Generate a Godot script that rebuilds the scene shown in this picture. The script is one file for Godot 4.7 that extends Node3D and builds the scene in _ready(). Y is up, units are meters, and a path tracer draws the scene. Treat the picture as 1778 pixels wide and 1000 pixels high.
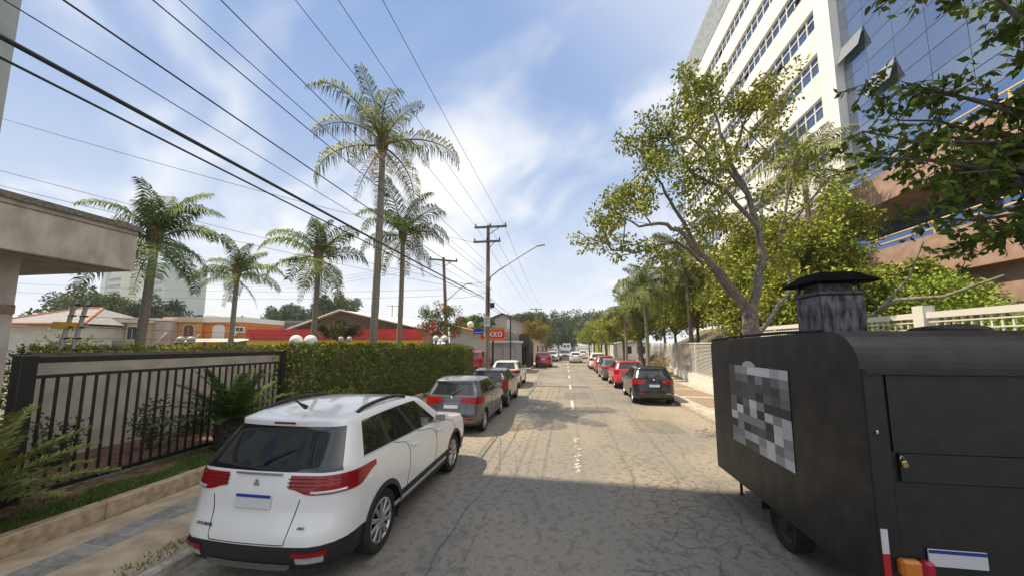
extends Node3D

# ---------------------------------------------------------------- mesh builder
class Mb:
	var v := PackedVector3Array()
	var n := PackedVector3Array()
	var c := PackedColorArray()
	var uv := PackedVector2Array()
	var col := Color(1, 1, 1)
	var tinted := false
	var mapped := false

	func p3(a: Vector3, b: Vector3, d: Vector3, na: Vector3, nb: Vector3, nd: Vector3) -> void:
		v.append(a); v.append(d); v.append(b)
		n.append(na); n.append(nd); n.append(nb)
		if tinted:
			c.append(col); c.append(col); c.append(col)

	func tri(a: Vector3, b: Vector3, d: Vector3) -> void:
		var q := (b - a).cross(d - a).normalized()
		p3(a, b, d, q, q, q)

	func quad(a: Vector3, b: Vector3, d: Vector3, e: Vector3) -> void:
		var q := (d - a).cross(e - b).normalized()
		p3(a, b, d, q, q, q)
		p3(a, d, e, q, q, q)

	func quad_uv(a: Vector3, b: Vector3, d: Vector3, e: Vector3, ua: Vector2, ub: Vector2, ud: Vector2, ue: Vector2) -> void:
		mapped = true
		quad(a, b, d, e)
		for w in [ua, ud, ub, ua, ue, ud]:
			uv.append(w)

	func box(o: Vector3, s: Vector3, bs := Basis.IDENTITY) -> void:
		var h := s * 0.5
		var q := []
		for k in 8:
			q.append(o + bs * Vector3(h.x if k & 1 else -h.x, h.y if k & 2 else -h.y, h.z if k & 4 else -h.z))
		quad(q[5], q[1], q[3], q[7])
		quad(q[0], q[4], q[6], q[2])
		quad(q[2], q[6], q[7], q[3])
		quad(q[0], q[1], q[5], q[4])
		quad(q[4], q[5], q[7], q[6])
		quad(q[1], q[0], q[2], q[3])

	func span(a: Vector3, b: Vector3) -> void:
		box((a + b) * 0.5, (b - a).abs())

	# a box with chamfered edges
	func cbox(o: Vector3, s: Vector3, r: float, bs := Basis.IDENTITY) -> void:
		var h := s * 0.5
		r = minf(r, minf(h.x, minf(h.y, h.z)) * 0.95)
		for ax in 3:
			var u := (ax + 1) % 3
			var w := (ax + 2) % 3
			for sg in [-1.0, 1.0]:
				var f := []
				for cc in [[-1, -1], [1, -1], [1, 1], [-1, 1]]:
					var q := Vector3.ZERO
					q[ax] = h[ax] * sg
					q[u] = (h[u] - r) * cc[0]
					q[w] = (h[w] - r) * cc[1]
					f.append(o + bs * q)
				if sg > 0: quad(f[0], f[1], f[2], f[3])
				else: quad(f[3], f[2], f[1], f[0])
		for ax in 3:
			var u := (ax + 1) % 3
			var w := (ax + 2) % 3
			for su in [-1.0, 1.0]:
				for sw in [-1.0, 1.0]:
					var f := []
					for k in 4:
						var q := Vector3.ZERO
						q[ax] = (h[ax] - r) * (-1.0 if k == 0 or k == 3 else 1.0)
						q[u] = (h[u] - (r if k >= 2 else 0.0)) * su
						q[w] = (h[w] - (0.0 if k >= 2 else r)) * sw
						f.append(o + bs * q)
					if su * sw > 0: quad(f[0], f[1], f[2], f[3])
					else: quad(f[3], f[2], f[1], f[0])
		for sx in [-1.0, 1.0]:
			for sy in [-1.0, 1.0]:
				for sz in [-1.0, 1.0]:
					var a := o + bs * Vector3(h.x * sx, (h.y - r) * sy, (h.z - r) * sz)
					var b := o + bs * Vector3((h.x - r) * sx, h.y * sy, (h.z - r) * sz)
					var d := o + bs * Vector3((h.x - r) * sx, (h.y - r) * sy, h.z * sz)
					if sx * sy * sz > 0: tri(a, b, d)
					else: tri(a, d, b)

	func tube(pts: Array, rad: Array, seg := 8, cap := true) -> void:
		var m := pts.size()
		var rings := []
		var up := Vector3.UP
		for i in m:
			var d: Vector3 = (pts[mini(i + 1, m - 1)] - pts[maxi(i - 1, 0)]).normalized()
			var side := d.cross(up)
			if side.length() < 0.1: side = d.cross(Vector3(1, 0, 0.2))
			side = side.normalized()
			var nrm := side.cross(d).normalized()
			up = nrm
			var ring := []
			for k in seg:
				var a := TAU * k / seg
				ring.append(side * cos(a) + nrm * sin(a))
			rings.append(ring)
		for i in m - 1:
			var ra: float = rad[i] if rad.size() > 1 else rad[0]
			var rb: float = rad[i + 1] if rad.size() > 1 else rad[0]
			for k in seg:
				var j := (k + 1) % seg
				var n0: Vector3 = rings[i][k]; var n1: Vector3 = rings[i][j]
				var n2: Vector3 = rings[i + 1][j]; var n3: Vector3 = rings[i + 1][k]
				p3(pts[i] + n0 * ra, pts[i + 1] + n2 * rb, pts[i] + n1 * ra, n0, n2, n1)
				p3(pts[i] + n0 * ra, pts[i + 1] + n3 * rb, pts[i + 1] + n2 * rb, n0, n3, n2)
		if cap:
			for e in [0, m - 1]:
				var re: float = rad[e] if rad.size() > 1 else rad[0]
				for k in range(1, seg - 1):
					tri(pts[e] + rings[e][0] * re, pts[e] + rings[e][k] * re, pts[e] + rings[e][k + 1] * re)

	# profile of Vector2(radius, height) turned about y
	func lathe(prof: Array, seg := 16, xf := Transform3D.IDENTITY) -> void:
		for i in prof.size() - 1:
			var a: Vector2 = prof[i]; var b: Vector2 = prof[i + 1]
			var t := (b - a).normalized()
			var nn := Vector2(t.y, -t.x)
			for k in seg:
				var w0 := TAU * k / seg; var w1 := TAU * (k + 1) / seg
				var d0 := Vector3(cos(w0), 0, sin(w0)); var d1 := Vector3(cos(w1), 0, sin(w1))
				var q0: Vector3 = xf * (d0 * a.x + Vector3(0, a.y, 0)); var q1: Vector3 = xf * (d1 * a.x + Vector3(0, a.y, 0))
				var q2: Vector3 = xf * (d1 * b.x + Vector3(0, b.y, 0)); var q3: Vector3 = xf * (d0 * b.x + Vector3(0, b.y, 0))
				var m0: Vector3 = (xf.basis * (d0 * nn.x + Vector3(0, nn.y, 0))).normalized()
				var m1: Vector3 = (xf.basis * (d1 * nn.x + Vector3(0, nn.y, 0))).normalized()
				p3(q0, q2, q1, m0, m1, m1)
				p3(q0, q3, q2, m0, m0, m1)

	func ball(o: Vector3, r: Vector3, su := 16, sv := 10) -> void:
		for j in sv:
			var t0 := PI * j / sv; var t1 := PI * (j + 1) / sv
			for i in su:
				var a0 := TAU * i / su; var a1 := TAU * (i + 1) / su
				var d := [Vector3(sin(t0) * cos(a0), cos(t0), sin(t0) * sin(a0)), Vector3(sin(t0) * cos(a1), cos(t0), sin(t0) * sin(a1)),
					Vector3(sin(t1) * cos(a1), cos(t1), sin(t1) * sin(a1)), Vector3(sin(t1) * cos(a0), cos(t1), sin(t1) * sin(a0))]
				p3(o + d[0] * r, o + d[1] * r, o + d[2] * r, d[0], d[1], d[2])
				p3(o + d[0] * r, o + d[2] * r, o + d[3] * r, d[0], d[2], d[3])

	# outline in the xy plane pulled from z0 to z1, placed by xf
	func prism(poly: PackedVector2Array, z0: float, z1: float, xf := Transform3D.IDENTITY) -> void:
		if Geometry2D.is_polygon_clockwise(poly): poly.reverse()
		var ix := Geometry2D.triangulate_polygon(poly)
		for k in range(0, ix.size(), 3):
			var a := poly[ix[k]]; var b := poly[ix[k + 1]]; var d := poly[ix[k + 2]]
			if (b - a).cross(d - a) < 0:
				var t := b; b = d; d = t
			tri(xf * Vector3(a.x, a.y, z1), xf * Vector3(b.x, b.y, z1), xf * Vector3(d.x, d.y, z1))
			tri(xf * Vector3(a.x, a.y, z0), xf * Vector3(d.x, d.y, z0), xf * Vector3(b.x, b.y, z0))
		for k in poly.size():
			var a := poly[k]; var b := poly[(k + 1) % poly.size()]
			quad(xf * Vector3(a.x, a.y, z0), xf * Vector3(b.x, b.y, z0), xf * Vector3(b.x, b.y, z1), xf * Vector3(a.x, a.y, z1))

	# one leaf: a folded lozenge
	func leaf(o: Vector3, dir: Vector3, side: Vector3, ln: float, wd: float) -> void:
		var tip := o + dir * ln
		var m := o + dir * ln * 0.45
		var q := side.cross(dir).normalized()
		var l := m + side * wd * 0.5 + q * wd * 0.12
		var r := m - side * wd * 0.5 + q * wd * 0.12
		p3(o, l, tip, q, q, q)
		p3(o, tip, r, q, q, q)

	func mesh(m: Material) -> ArrayMesh:
		var a := []
		a.resize(Mesh.ARRAY_MAX)
		a[Mesh.ARRAY_VERTEX] = v
		a[Mesh.ARRAY_NORMAL] = n
		if tinted: a[Mesh.ARRAY_COLOR] = c
		if mapped: a[Mesh.ARRAY_TEX_UV] = uv
		var r := ArrayMesh.new()
		r.add_surface_from_arrays(Mesh.PRIMITIVE_TRIANGLES, a)
		r.surface_set_material(0, m)
		return r

var used := {}
var mats := {}
var rng := RandomNumberGenerator.new()

func V(x: float, y: float, z: float) -> Vector3: return Vector3(x, y, z)

func numbered(called: String) -> String:
	var k: int = used.get(called, 0)
	used[called] = k + 1
	return called if k == 0 else "%s_%03d" % [called, k]

func thing(called: String, label: String, category: String, at := Vector3.ZERO, turn := 0.0, group := "") -> Node3D:
	var o := Node3D.new()
	o.name = numbered(called)
	add_child(o)
	o.position = at
	o.rotation.y = turn
	tag(o, label, category, group)
	return o

func tag(o: Node, label: String, category: String, group := "") -> Node:
	o.set_meta("label", label)
	o.set_meta("category", category)
	if group: o.set_meta("group", group)
	return o

func put(called: String, mesh: Mesh, parent: Node, xf := Transform3D.IDENTITY) -> MeshInstance3D:
	var o := MeshInstance3D.new()
	o.name = called if parent != self else numbered(called)
	o.mesh = mesh
	parent.add_child(o, true)
	o.transform = xf
	return o

func obj(called: String, mb: Mb, m: Material, parent: Node = self) -> MeshInstance3D:
	return put(called, mb.mesh(m), parent)

func setting(called: String, mb: Mb, m: Material) -> MeshInstance3D:
	var o := obj(called, mb, m)
	o.set_meta("kind", "structure")
	return o

# ---------------------------------------------------------------- materials (linear base colours)
func lin(r: float, g: float, b: float) -> Color: return Color(r, g, b).linear_to_srgb()

func mat(key: String, r: float, g: float, b: float, rough := 0.8, metal := 0.0, spec := 0.5) -> StandardMaterial3D:
	if mats.has(key): return mats[key]
	var m := StandardMaterial3D.new()
	m.albedo_color = lin(r, g, b)
	m.roughness = rough
	m.metallic = metal
	m.metallic_specular = spec
	mats[key] = m
	return m

func noise_bytes(size: int, freq: float, oct: int, sd: int, kind := FastNoiseLite.TYPE_SIMPLEX_SMOOTH) -> PackedByteArray:
	var f := FastNoiseLite.new()
	f.seed = sd
	f.noise_type = kind
	f.frequency = freq
	f.fractal_octaves = oct
	f.fractal_type = FastNoiseLite.FRACTAL_FBM if oct > 1 else FastNoiseLite.FRACTAL_NONE
	if kind == FastNoiseLite.TYPE_CELLULAR:
		f.cellular_return_type = FastNoiseLite.RETURN_DISTANCE2_SUB
		f.cellular_jitter = 1.0
	var im := f.get_seamless_image(size, size, false, false, 0.1)
	im.convert(Image.FORMAT_L8)
	return im.get_data()

# a mottled surface between colours a and b; span metres for one repeat; grain adds fine speckle
func mottled(key: String, a: Color, b: Color, span: float, rough := 0.85, freq := 0.02, grain := 0.25, streak := Vector3.ONE, bump := 0.0) -> StandardMaterial3D:
	if mats.has(key): return mats[key]
	var sz := 256
	var coarse := noise_bytes(sz, freq, 4, key.hash() % 1000)
	var fine := noise_bytes(sz, 0.3, 2, key.hash() % 777)
	var out := PackedByteArray()
	out.resize(sz * sz * 3)
	for i in sz * sz:
		var t := clampf((coarse[i] / 255.0 - 0.5) * 1.8 + 0.5, 0, 1)
		var g := 1.0 + (fine[i] / 255.0 - 0.5) * grain
		var q := (a.lerp(b, t) * g).linear_to_srgb()
		out[i * 3] = clampi(int(q.r * 255), 0, 255)
		out[i * 3 + 1] = clampi(int(q.g * 255), 0, 255)
		out[i * 3 + 2] = clampi(int(q.b * 255), 0, 255)
	var m := StandardMaterial3D.new()
	m.albedo_texture = ImageTexture.create_from_image(Image.create_from_data(sz, sz, false, Image.FORMAT_RGB8, out))
	m.uv1_triplanar = true
	m.uv1_world_triplanar = true
	m.uv1_scale = streak / span
	m.roughness = rough
	if bump > 0:
		m.heightmap_enabled = true
		m.heightmap_texture = ImageTexture.create_from_image(Image.create_from_data(sz, sz, false, Image.FORMAT_L8, fine))
		m.heightmap_scale = bump
	mats[key] = m
	return m

func leafy(key := "leaf", trans := 0.35) -> StandardMaterial3D:
	if mats.has(key): return mats[key]
	var m := StandardMaterial3D.new()
	m.albedo_color = Color.WHITE
	m.vertex_color_use_as_albedo = true
	m.roughness = 0.7
	m.metallic_specular = 0.25
	m.cull_mode = BaseMaterial3D.CULL_DISABLED
	m.backlight_enabled = true
	m.backlight = Color(trans, trans, trans * 0.6)
	mats[key] = m
	return m

func ru(a: float, b: float) -> float: return rng.randf_range(a, b)

func rdir() -> Vector3:
	var z := ru(-1, 1)
	var a := ru(0, TAU)
	var s := sqrt(1 - z * z)
	return Vector3(s * cos(a), z, s * sin(a))

func camera_and_light() -> void:
	var cam := Camera3D.new()
	cam.name = "camera"
	add_child(cam)
	cam.position = Vector3(0, 2.45, 0)
	cam.rotation = Vector3(deg_to_rad(5.994), deg_to_rad(8.763), 0)
	cam.projection = Camera3D.PROJECTION_FRUSTUM
	cam.near = 0.1
	cam.far = 900.0
	cam.size = 2.0 * 0.1 * 500.0 / 600.0
	cam.frustum_offset = Vector2(0, 0.1 * 35.0 / 600.0)
	var w := WorldEnvironment.new()
	w.name = "environment"
	var e := Environment.new()
	e.tonemap_mode = Environment.TONE_MAPPER_LINEAR
	e.tonemap_exposure = 2.25
	e.sdfgi_enabled = true
	e.ssao_enabled = true
	e.ssil_enabled = true
	e.background_mode = Environment.BG_SKY
	e.background_energy_multiplier = 1.0
	var sk := Sky.new()
	var pm := PanoramaSkyMaterial.new()
	pm.panorama = sky_picture()
	sk.sky_material = pm
	e.sky = sk
	e.fog_enabled = true
	e.fog_density = 0.0007
	e.fog_light_color = Color(0.72, 0.75, 0.78)
	w.environment = e
	add_child(w)
	var s := DirectionalLight3D.new()
	s.name = "sun"
	s.light_energy = 0.95
	s.light_color = Color(1.0, 0.93, 0.80)
	s.light_angular_distance = 0.5
	s.shadow_enabled = true
	add_child(s)
	s.look_at_from_position(Vector3.ZERO, Vector3(0.6, -1.0, 0.02))

# blue sky with thin drawn-out cirrus, whiter towards the horizon and towards the sun's side
func sky_picture() -> ImageTexture:
	var wd := 1024; var ht := 512
	var im := Image.create(wd, ht, false, Image.FORMAT_RGBF)
	var f := FastNoiseLite.new()
	f.seed = 11; f.frequency = 1.0; f.fractal_octaves = 5; f.noise_type = FastNoiseLite.TYPE_SIMPLEX_SMOOTH
	var g := FastNoiseLite.new()
	g.seed = 5; g.frequency = 1.0; g.fractal_octaves = 3; g.noise_type = FastNoiseLite.TYPE_SIMPLEX_SMOOTH
	var sun := Vector3(-0.6, 1.0, -0.02).normalized()
	for j in ht:
		var el := (0.5 - (j + 0.5) / ht) * PI
		for i in wd:
			var az := ((i + 0.5) / wd - 0.5) * TAU
			var d := Vector3(sin(az) * cos(el), sin(el), -cos(az) * cos(el))
			var y := maxf(d.y, 0.0)
			var c := Color(0.11, 0.175, 0.32).lerp(Color(0.24, 0.31, 0.42), pow(1.0 - y, 1.6))
			c = c.lerp(Color(0.50, 0.505, 0.515), pow(1.0 - y, 4.0))
			# thin drawn-out cirrus in a high flat layer
			var k := 1.0 / (y + 0.22)
			var px := d.x * k; var pz := d.z * k
			var wx := px + 0.5 * g.get_noise_2d(px * 0.5 + 9.0, pz * 0.5)
			var wz := pz + 0.5 * g.get_noise_2d(px * 0.5, pz * 0.5 + 31.0)
			var ra := wx * 0.62 + wz * 0.78; var rb := wz * 0.62 - wx * 0.78
			var cl := 0.75 * f.get_noise_2d(ra * 0.6, rb * 1.15) + 0.3 * f.get_noise_2d(ra * 1.6 + 40.0, rb * 3.6) + 0.3 * f.get_noise_2d(wx * 3.2, wz * 3.2)
			var cov := g.get_noise_2d(px * 0.3 + 3.0, pz * 0.3 - 7.0)
			var a := smoothstep(-0.25, 0.95, cl + cov * 0.6) * 0.85
			var toward := maxf(d.dot(sun), 0.0)
			a = clampf(a + 0.85 * smoothstep(0.5, 0.95, toward) + 0.5 * pow(1.0 - y, 3.0) * smoothstep(0.1, 1.0, -d.x), 0.0, 0.95)
			c = c.lerp(Color(0.52, 0.515, 0.51), a * smoothstep(-0.02, 0.12, d.y))
			c = c + Color(0.4, 0.38, 0.34) * pow(toward, 24.0)
			if d.y < 0.0: c = Color(0.47, 0.48, 0.50).lerp(Color(0.25, 0.24, 0.22), smoothstep(0.0, 0.15, -d.y))
			im.set_pixel(i, j, c)
	return ImageTexture.create_from_image(im)
# ---------------------------------------------------------------- cars
# A body is a stack of outlines. Each level: [y rear, z rear, y front, z front, half width, corner radius, bulge]; rear is +z.
const NR := 7
const NC := 5
const NF := 6

const SUV := [[.24, 2.10, .22, -2.05, .80, .30, 0.0], [.32, 2.29, .28, -2.26, .875, .36, 0.0], [.47, 2.345, .46, -2.34, .90, .38, 0.0], [.60, 2.34, .60, -2.36, .905, .38, 0.0], [.80, 2.27, .76, -2.34, .91, .38, 0.0],
	[.97, 2.25, .88, -2.28, .905, .36, 0.0], [1.14, 2.21, .97, -2.12, .885, .33, .03], [1.19, 2.19, 1.08, -1.18, .865, .28, .02], [1.215, 2.175, 1.11, -1.12, .85, .26, .015], [1.545, 1.90, 1.555, -.30, .70, .2, .03], [1.60, 1.93, 1.60, -.15, .665, .2, .04], [1.635, 1.80, 1.635, .02, .59, .2, .05], [1.65, 1.6, 1.655, .25, .3, .15, .055], [1.655, 1.5, 1.66, .4, 0.0, 0.0, .055]]
const HATCH := [[.22, 1.72, .20, -1.72, .75, .28, 0.0], [.28, 1.88, .25, -1.86, .81, .34, 0.0], [.42, 1.945, .40, -1.93, .835, .36, 0.0], [.56, 1.95, .54, -1.95, .84, .36, 0.0], [.70, 1.90, .67, -1.94, .845, .36, 0.0],
	[.84, 1.87, .77, -1.88, .84, .34, 0.0], [1.00, 1.83, .86, -1.70, .82, .30, .03], [1.04, 1.81, .99, -1.00, .795, .26, .02], [1.06, 1.80, 1.02, -.95, .78, .24, .015], [1.38, 1.55, 1.38, -.22, .635, .2, .03], [1.42, 1.60, 1.42, -.10, .605, .2, .035], [1.45, 1.46, 1.45, .05, .53, .2, .04], [1.465, 1.3, 1.465, .25, .27, .14, .04], [1.47, 1.2, 1.47, .4, 0.0, 0.0, .04]]
const SEDAN := [[.22, 1.95, .20, -1.95, .76, .28, 0.0], [.28, 2.12, .25, -2.10, .82, .34, 0.0], [.42, 2.18, .40, -2.17, .845, .36, 0.0], [.56, 2.19, .54, -2.19, .85, .36, 0.0], [.72, 2.16, .67, -2.18, .855, .36, 0.0],
	[.86, 2.13, .77, -2.12, .85, .34, 0.0], [.99, 2.08, .86, -1.92, .83, .30, .03], [1.03, 1.62, .98, -1.15, .80, .24, .02], [1.05, 1.55, 1.01, -1.10, .785, .22, .015], [1.36, 1.02, 1.38, -.38, .62, .2, .04], [1.40, .95, 1.42, -.24, .585, .2, .045], [1.43, .85, 1.44, -.08, .51, .2, .05], [1.44, .75, 1.45, .1, .27, .14, .05], [1.445, .6, 1.455, .2, 0.0, 0.0, .05]]

func outline_point(L: Array, seg: int, fr: float) -> Vector3:
	var w: float = L[4]; var rc: float = L[5]; var zr: float = L[1]; var zf: float = L[3]
	var e := (w - rc) / maxf(w, 0.01)
	var rb := 0.09 * w; var fb := 0.20 * w
	var z0 := zr - rb * e * e
	var z1 := zf + fb * e * e
	var x := 0.0; var z := 0.0
	match seg:
		0:
			x = (w - rc) * fr
			z = zr - rb * pow(x / maxf(w, 0.01), 2)
		1:
			x = w - rc + rc * sin(fr * PI / 2)
			z = z0 - rc * (1 - cos(fr * PI / 2))
		2:
			x = w * (1 + 0.012 * sin(PI * fr))
			z = lerpf(z0 - rc, z1 + rc, fr)
		3:
			x = w - rc + rc * cos(fr * PI / 2)
			z = z1 + rc * (1 - sin(fr * PI / 2))
		4:
			x = (w - rc) * (1 - fr)
			z = zf + fb * pow(x / maxf(w, 0.01), 2)
	var s := clampf((zr - z) / maxf(zr - zf, 0.01), 0, 1)
	return Vector3(x, lerpf(L[0], L[2], s) + L[6] * sin(PI * s), z)

class Shell:
	var g := []      # rows of right-hand points
	var nn := []     # their normals
	var keys := []   # level number of each row
	var segs := []   # [segment, fraction] of each column
	func at(k: float, i: float, off := 0.0) -> Vector3:
		var r := 0
		while r < keys.size() - 2 and keys[r + 1] < k: r += 1
		var t: float = clampf((k - keys[r]) / (keys[r + 1] - keys[r]), 0, 1)
		var j := clampi(int(floor(i)), 0, segs.size() - 2)
		var u := i - j
		var p: Vector3 = g[r][j].lerp(g[r][j + 1], u).lerp(g[r + 1][j].lerp(g[r + 1][j + 1], u), t)
		return p + normal(k, i) * off
	func normal(k: float, i: float) -> Vector3:
		var r := 0
		while r < keys.size() - 2 and keys[r + 1] < k: r += 1
		return nn[r][clampi(int(round(i)), 0, segs.size() - 1)]
	func col(seg: int, fr: float) -> float:
		for i in segs.size() - 1:
			if segs[i][0] == seg and (segs[i + 1][0] != seg or segs[i + 1][1] >= fr):
				var step: float = (segs[i + 1][1] if segs[i + 1][0] == seg else 1.0) - segs[i][1]
				return i + clampf((fr - segs[i][1]) / maxf(step, 0.001), 0, 1)
		return segs.size() - 1

# spec: levels, paint [r, g, b], rough, wheels [z rear, z front, radius], lamp [k0, k1, rear from, side to], clad, pillar_b, quarter, rim, glass
func car(called: String, label: String, category: String, group: String, at: Vector3, turn: float, sp: Dictionary) -> Node3D:
	var root := thing(called, label, category, at, turn, group)
	var sc: Vector3 = sp.get("size", Vector3.ONE)
	var lv := []
	for L in sp.levels:
		lv.append([L[0] * sc.y, L[1] * sc.z, L[2] * sc.y, L[3] * sc.z, L[4] * sc.x, L[5] * sc.x, L[6]])
	var near: bool = sp.get("near", true)
	var NS := 56 if near else 30
	var sub := [1, 2, 2, 3, 3, 3, 2, 1, 5, 1, 2, 1, 1] if near else [1, 2, 2, 2, 2, 2, 1, 1, 3, 1, 1, 1, 1]
	var sh := Shell.new()
	for i in NR: sh.segs.append([0, float(i) / NR])
	for i in NC: sh.segs.append([1, float(i) / NC])
	for i in NS: sh.segs.append([2, float(i) / NS])
	for i in NC: sh.segs.append([3, float(i) / NC])
	for i in NF + 1: sh.segs.append([4, float(i) / NF])
	var wr: float = sp.wheels[2]
	var ra := wr + 0.055
	var wz := [sp.wheels[0], sp.wheels[1]]
	for k in lv.size() - 1:
		for s in sub[k]:
			sh.keys.append(k + float(s) / sub[k])
	sh.keys.append(lv.size() - 1.0)
	for k in sh.keys:
		var k0 := mini(int(k), lv.size() - 2)
		var t: float = k - k0
		var L := []
		for q in 7: L.append(lerpf(lv[k0][q], lv[k0 + 1][q], t))
		var row := []
		for q in sh.segs:
			var p := outline_point(L, q[0], q[1])
			if k < 6.0 and q[0] in [1, 2, 3]:
				for zc in wz:
					var d := Vector2(p.z - zc, p.y - wr)
					if absf(d.length() - ra) < (0.05 if near else 0.075) and d.length() > 0.01:
						d = d.normalized() * ra
						p.z = zc + d.x
						p.y = maxf(wr + d.y, 0.1)
			row.append(p)
		sh.g.append(row)
	var R := sh.g.size(); var C := sh.segs.size()
	for r in R:
		var nrow := []
		for i in C:
			var p: Vector3 = sh.g[r][i]
			var a: Vector3 = sh.g[r][i - 1] if i > 0 else Vector3(-sh.g[r][1].x, sh.g[r][1].y, sh.g[r][1].z)
			var b: Vector3 = sh.g[r][i + 1] if i < C - 1 else Vector3(-sh.g[r][C - 2].x, sh.g[r][C - 2].y, sh.g[r][C - 2].z)
			var d: Vector3 = sh.g[maxi(r - 1, 0)][i]
			var u: Vector3 = sh.g[mini(r + 1, R - 1)][i]
			var q := (b - a).cross(u - d)
			if r == R - 1 or q.length() < 1e-7: q = Vector3.UP
			q = q.normalized()
			if q.dot(p - Vector3(0, 0.7, p.z * 0.7)) < 0: q = -q
			nrow.append(q)
		sh.nn.append(nrow)
	# sort the faces into parts
	var parts := {}
	var lamp: Array = sp.lamp
	var pb: float = sp.get("pillar_b", 0.52)
	for r in R - 1:
		var k: float = (sh.keys[r] + sh.keys[r + 1]) * 0.5
		for i in C - 1:
			var p0: Vector3 = sh.g[r][i]; var p1: Vector3 = sh.g[r][i + 1]; var p2: Vector3 = sh.g[r + 1][i + 1]; var p3: Vector3 = sh.g[r + 1][i]
			var ctr := (p0 + p1 + p2 + p3) * 0.25
			var seg: int = sh.segs[i][0]
			var fr: float = sh.segs[i][1] + 0.5 / [NR, NC, NS, NC, NF][seg]
			if seg in [1, 2, 3]:
				var gone := false
				for zc in wz:
					if Vector2(ctr.z - zc, ctr.y - wr).length() < ra: gone = true
				if gone: continue
			var name := "body"
			if k > sp.get("rear_glass", 8.0) and k < 8.0 and (seg == 0 or (seg == 1 and fr < sp.get("rear_wrap", 0.25))): name = "rear_window"
			elif k > 8.0 and k < 9.0:
				if seg == 0 or (seg == 1 and fr < sp.get("rear_wrap", 0.25)): name = "rear_window"
				elif seg == 4 or (seg == 3 and fr > 0.5): name = "windshield"
				elif seg == 2:
					var lean: float = fr
					if lean < sp.get("quarter", 0.0): name = "body"
					elif absf(lean - pb) < 0.016 or (sp.has("pillar_c") and absf(lean - sp.pillar_c) < 0.012): name = "pillar"
					elif lean < 0.90: name = "window_front" if lean > pb else ("window_rear" if lean > sp.get("pillar_c", 0.0) else "quarter_window")
			elif not near and k > lamp[0] and k < lamp[1] and (seg == 1 or (seg == 0 and fr > lamp[2]) or (seg == 2 and fr < lamp[3] * (0.4 + 0.6 * (k - lamp[0]) / (lamp[1] - lamp[0])))):
				name = "tail_lamp"
			elif k > 4.0 and k < 5.6 and (seg == 3 or (seg == 4 and fr < 0.3)): name = "head_lamp"
			elif k > 3.0 and k < 5.0 and seg == 4: name = "grille"
			elif sp.get("clad", 0.0) > 0.0 and k < sp.clad: name = "rear_bumper" if ctr.z > wz[0] else ("front_bumper" if ctr.z < wz[1] else "sill")

			for m in [1.0, -1.0]:
				var key: String = name
				if name in ["window_rear", "window_front", "quarter_window", "sill", "tail_lamp", "head_lamp", "pillar"]: key = name + ("|r" if m > 0 else "|l")
				if not parts.has(key): parts[key] = Mb.new()
				var mb: Mb = parts[key]
				var f := Vector3(m, 1, 1)
				if m > 0:
					mb.p3(p0 * f, p1 * f, p2 * f, sh.nn[r][i], sh.nn[r][i + 1], sh.nn[r + 1][i + 1])
					mb.p3(p0 * f, p2 * f, p3 * f, sh.nn[r][i], sh.nn[r + 1][i + 1], sh.nn[r + 1][i])
				else:
					mb.p3(p0 * f, p2 * f, p1 * f, sh.nn[r][i] * f, sh.nn[r + 1][i + 1] * f, sh.nn[r][i + 1] * f)
					mb.p3(p0 * f, p3 * f, p2 * f, sh.nn[r][i] * f, sh.nn[r + 1][i] * f, sh.nn[r + 1][i + 1] * f)
	var pc: Array = sp.paint
	var paint := mat("paint %s" % [pc], pc[0], pc[1], pc[2], sp.get("rough", 0.28), sp.get("metal", 0.0))
	paint.clearcoat_enabled = true
	paint.clearcoat = 0.8
	paint.clearcoat_roughness = 0.06
	var glass := mat("car glass", .012, .014, .016, 0.03, 0.0, 0.7)
	var plastic := mat("car plastic", .018, .018, .019, 0.55)
	var red := mat("tail lamp red", .30, .008, .010, 0.12)
	var clear := mat("lamp clear", .55, .56, .58, 0.1, 0.3)
	var chrome := mat("chrome", .62, .62, .63, 0.15, 1.0)
	for key in parts:
		var name: String = key.split("|")[0]
		var m: Material = {"body": paint, "rear_bumper": plastic, "front_bumper": plastic, "sill": plastic, "grille": plastic, "pillar": plastic, "tail_lamp": red, "head_lamp": clear}.get(name, glass)
		obj(name, parts[key], m, root)
	if near:
		for m in [1.0, -1.0]:
			obj("tail_lamp", patch(sh, sh.col(0, lamp[2]) if lamp[2] < .94 else sh.col(1, .15), sh.col(2, lamp[3]), m, .007, func(u): return lerpf(lamp[0] + .3 * smoothstep(.25, 0., u), lamp[1] - .35, smoothstep(.55, 1.0, u)), func(u): return lamp[1]), red, root)
	# underside and wheel wells
	var fl := Mb.new()
	fl.span(Vector3(-lv[0][4] * .95, lv[0][0], lv[0][3] + .25), Vector3(lv[0][4] * .95, lv[0][0] + .06, lv[0][1] - .2))
	for zc in wz:
		for m in [-1.0, 1.0]:
			var xi: float = m * (lv[3][4] - 0.34); var xo: float = m * (lv[3][4] - 0.02)
			for k in 12:
				var a0 := -0.35 + (PI + 0.7) * k / 12; var a1 := -0.35 + (PI + 0.7) * (k + 1) / 12
				var q0 := Vector2(cos(a0), sin(a0)) * ra; var q1 := Vector2(cos(a1), sin(a1)) * ra
				fl.quad(V(xi, wr + q0.y, zc + q0.x), V(xo, wr + q0.y, zc + q0.x), V(xo, wr + q1.y, zc + q1.x), V(xi, wr + q1.y, zc + q1.x))
				fl.tri(V(xi, wr, zc), V(xi, wr + q0.y, zc + q0.x), V(xi, wr + q1.y, zc + q1.x))
	obj("underbody", fl, mat("underbody", .012, .012, .012, 0.9), root)
	# wheels
	var wm := wheel_meshes(wr, sp.get("rim", "spoke"))
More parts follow.
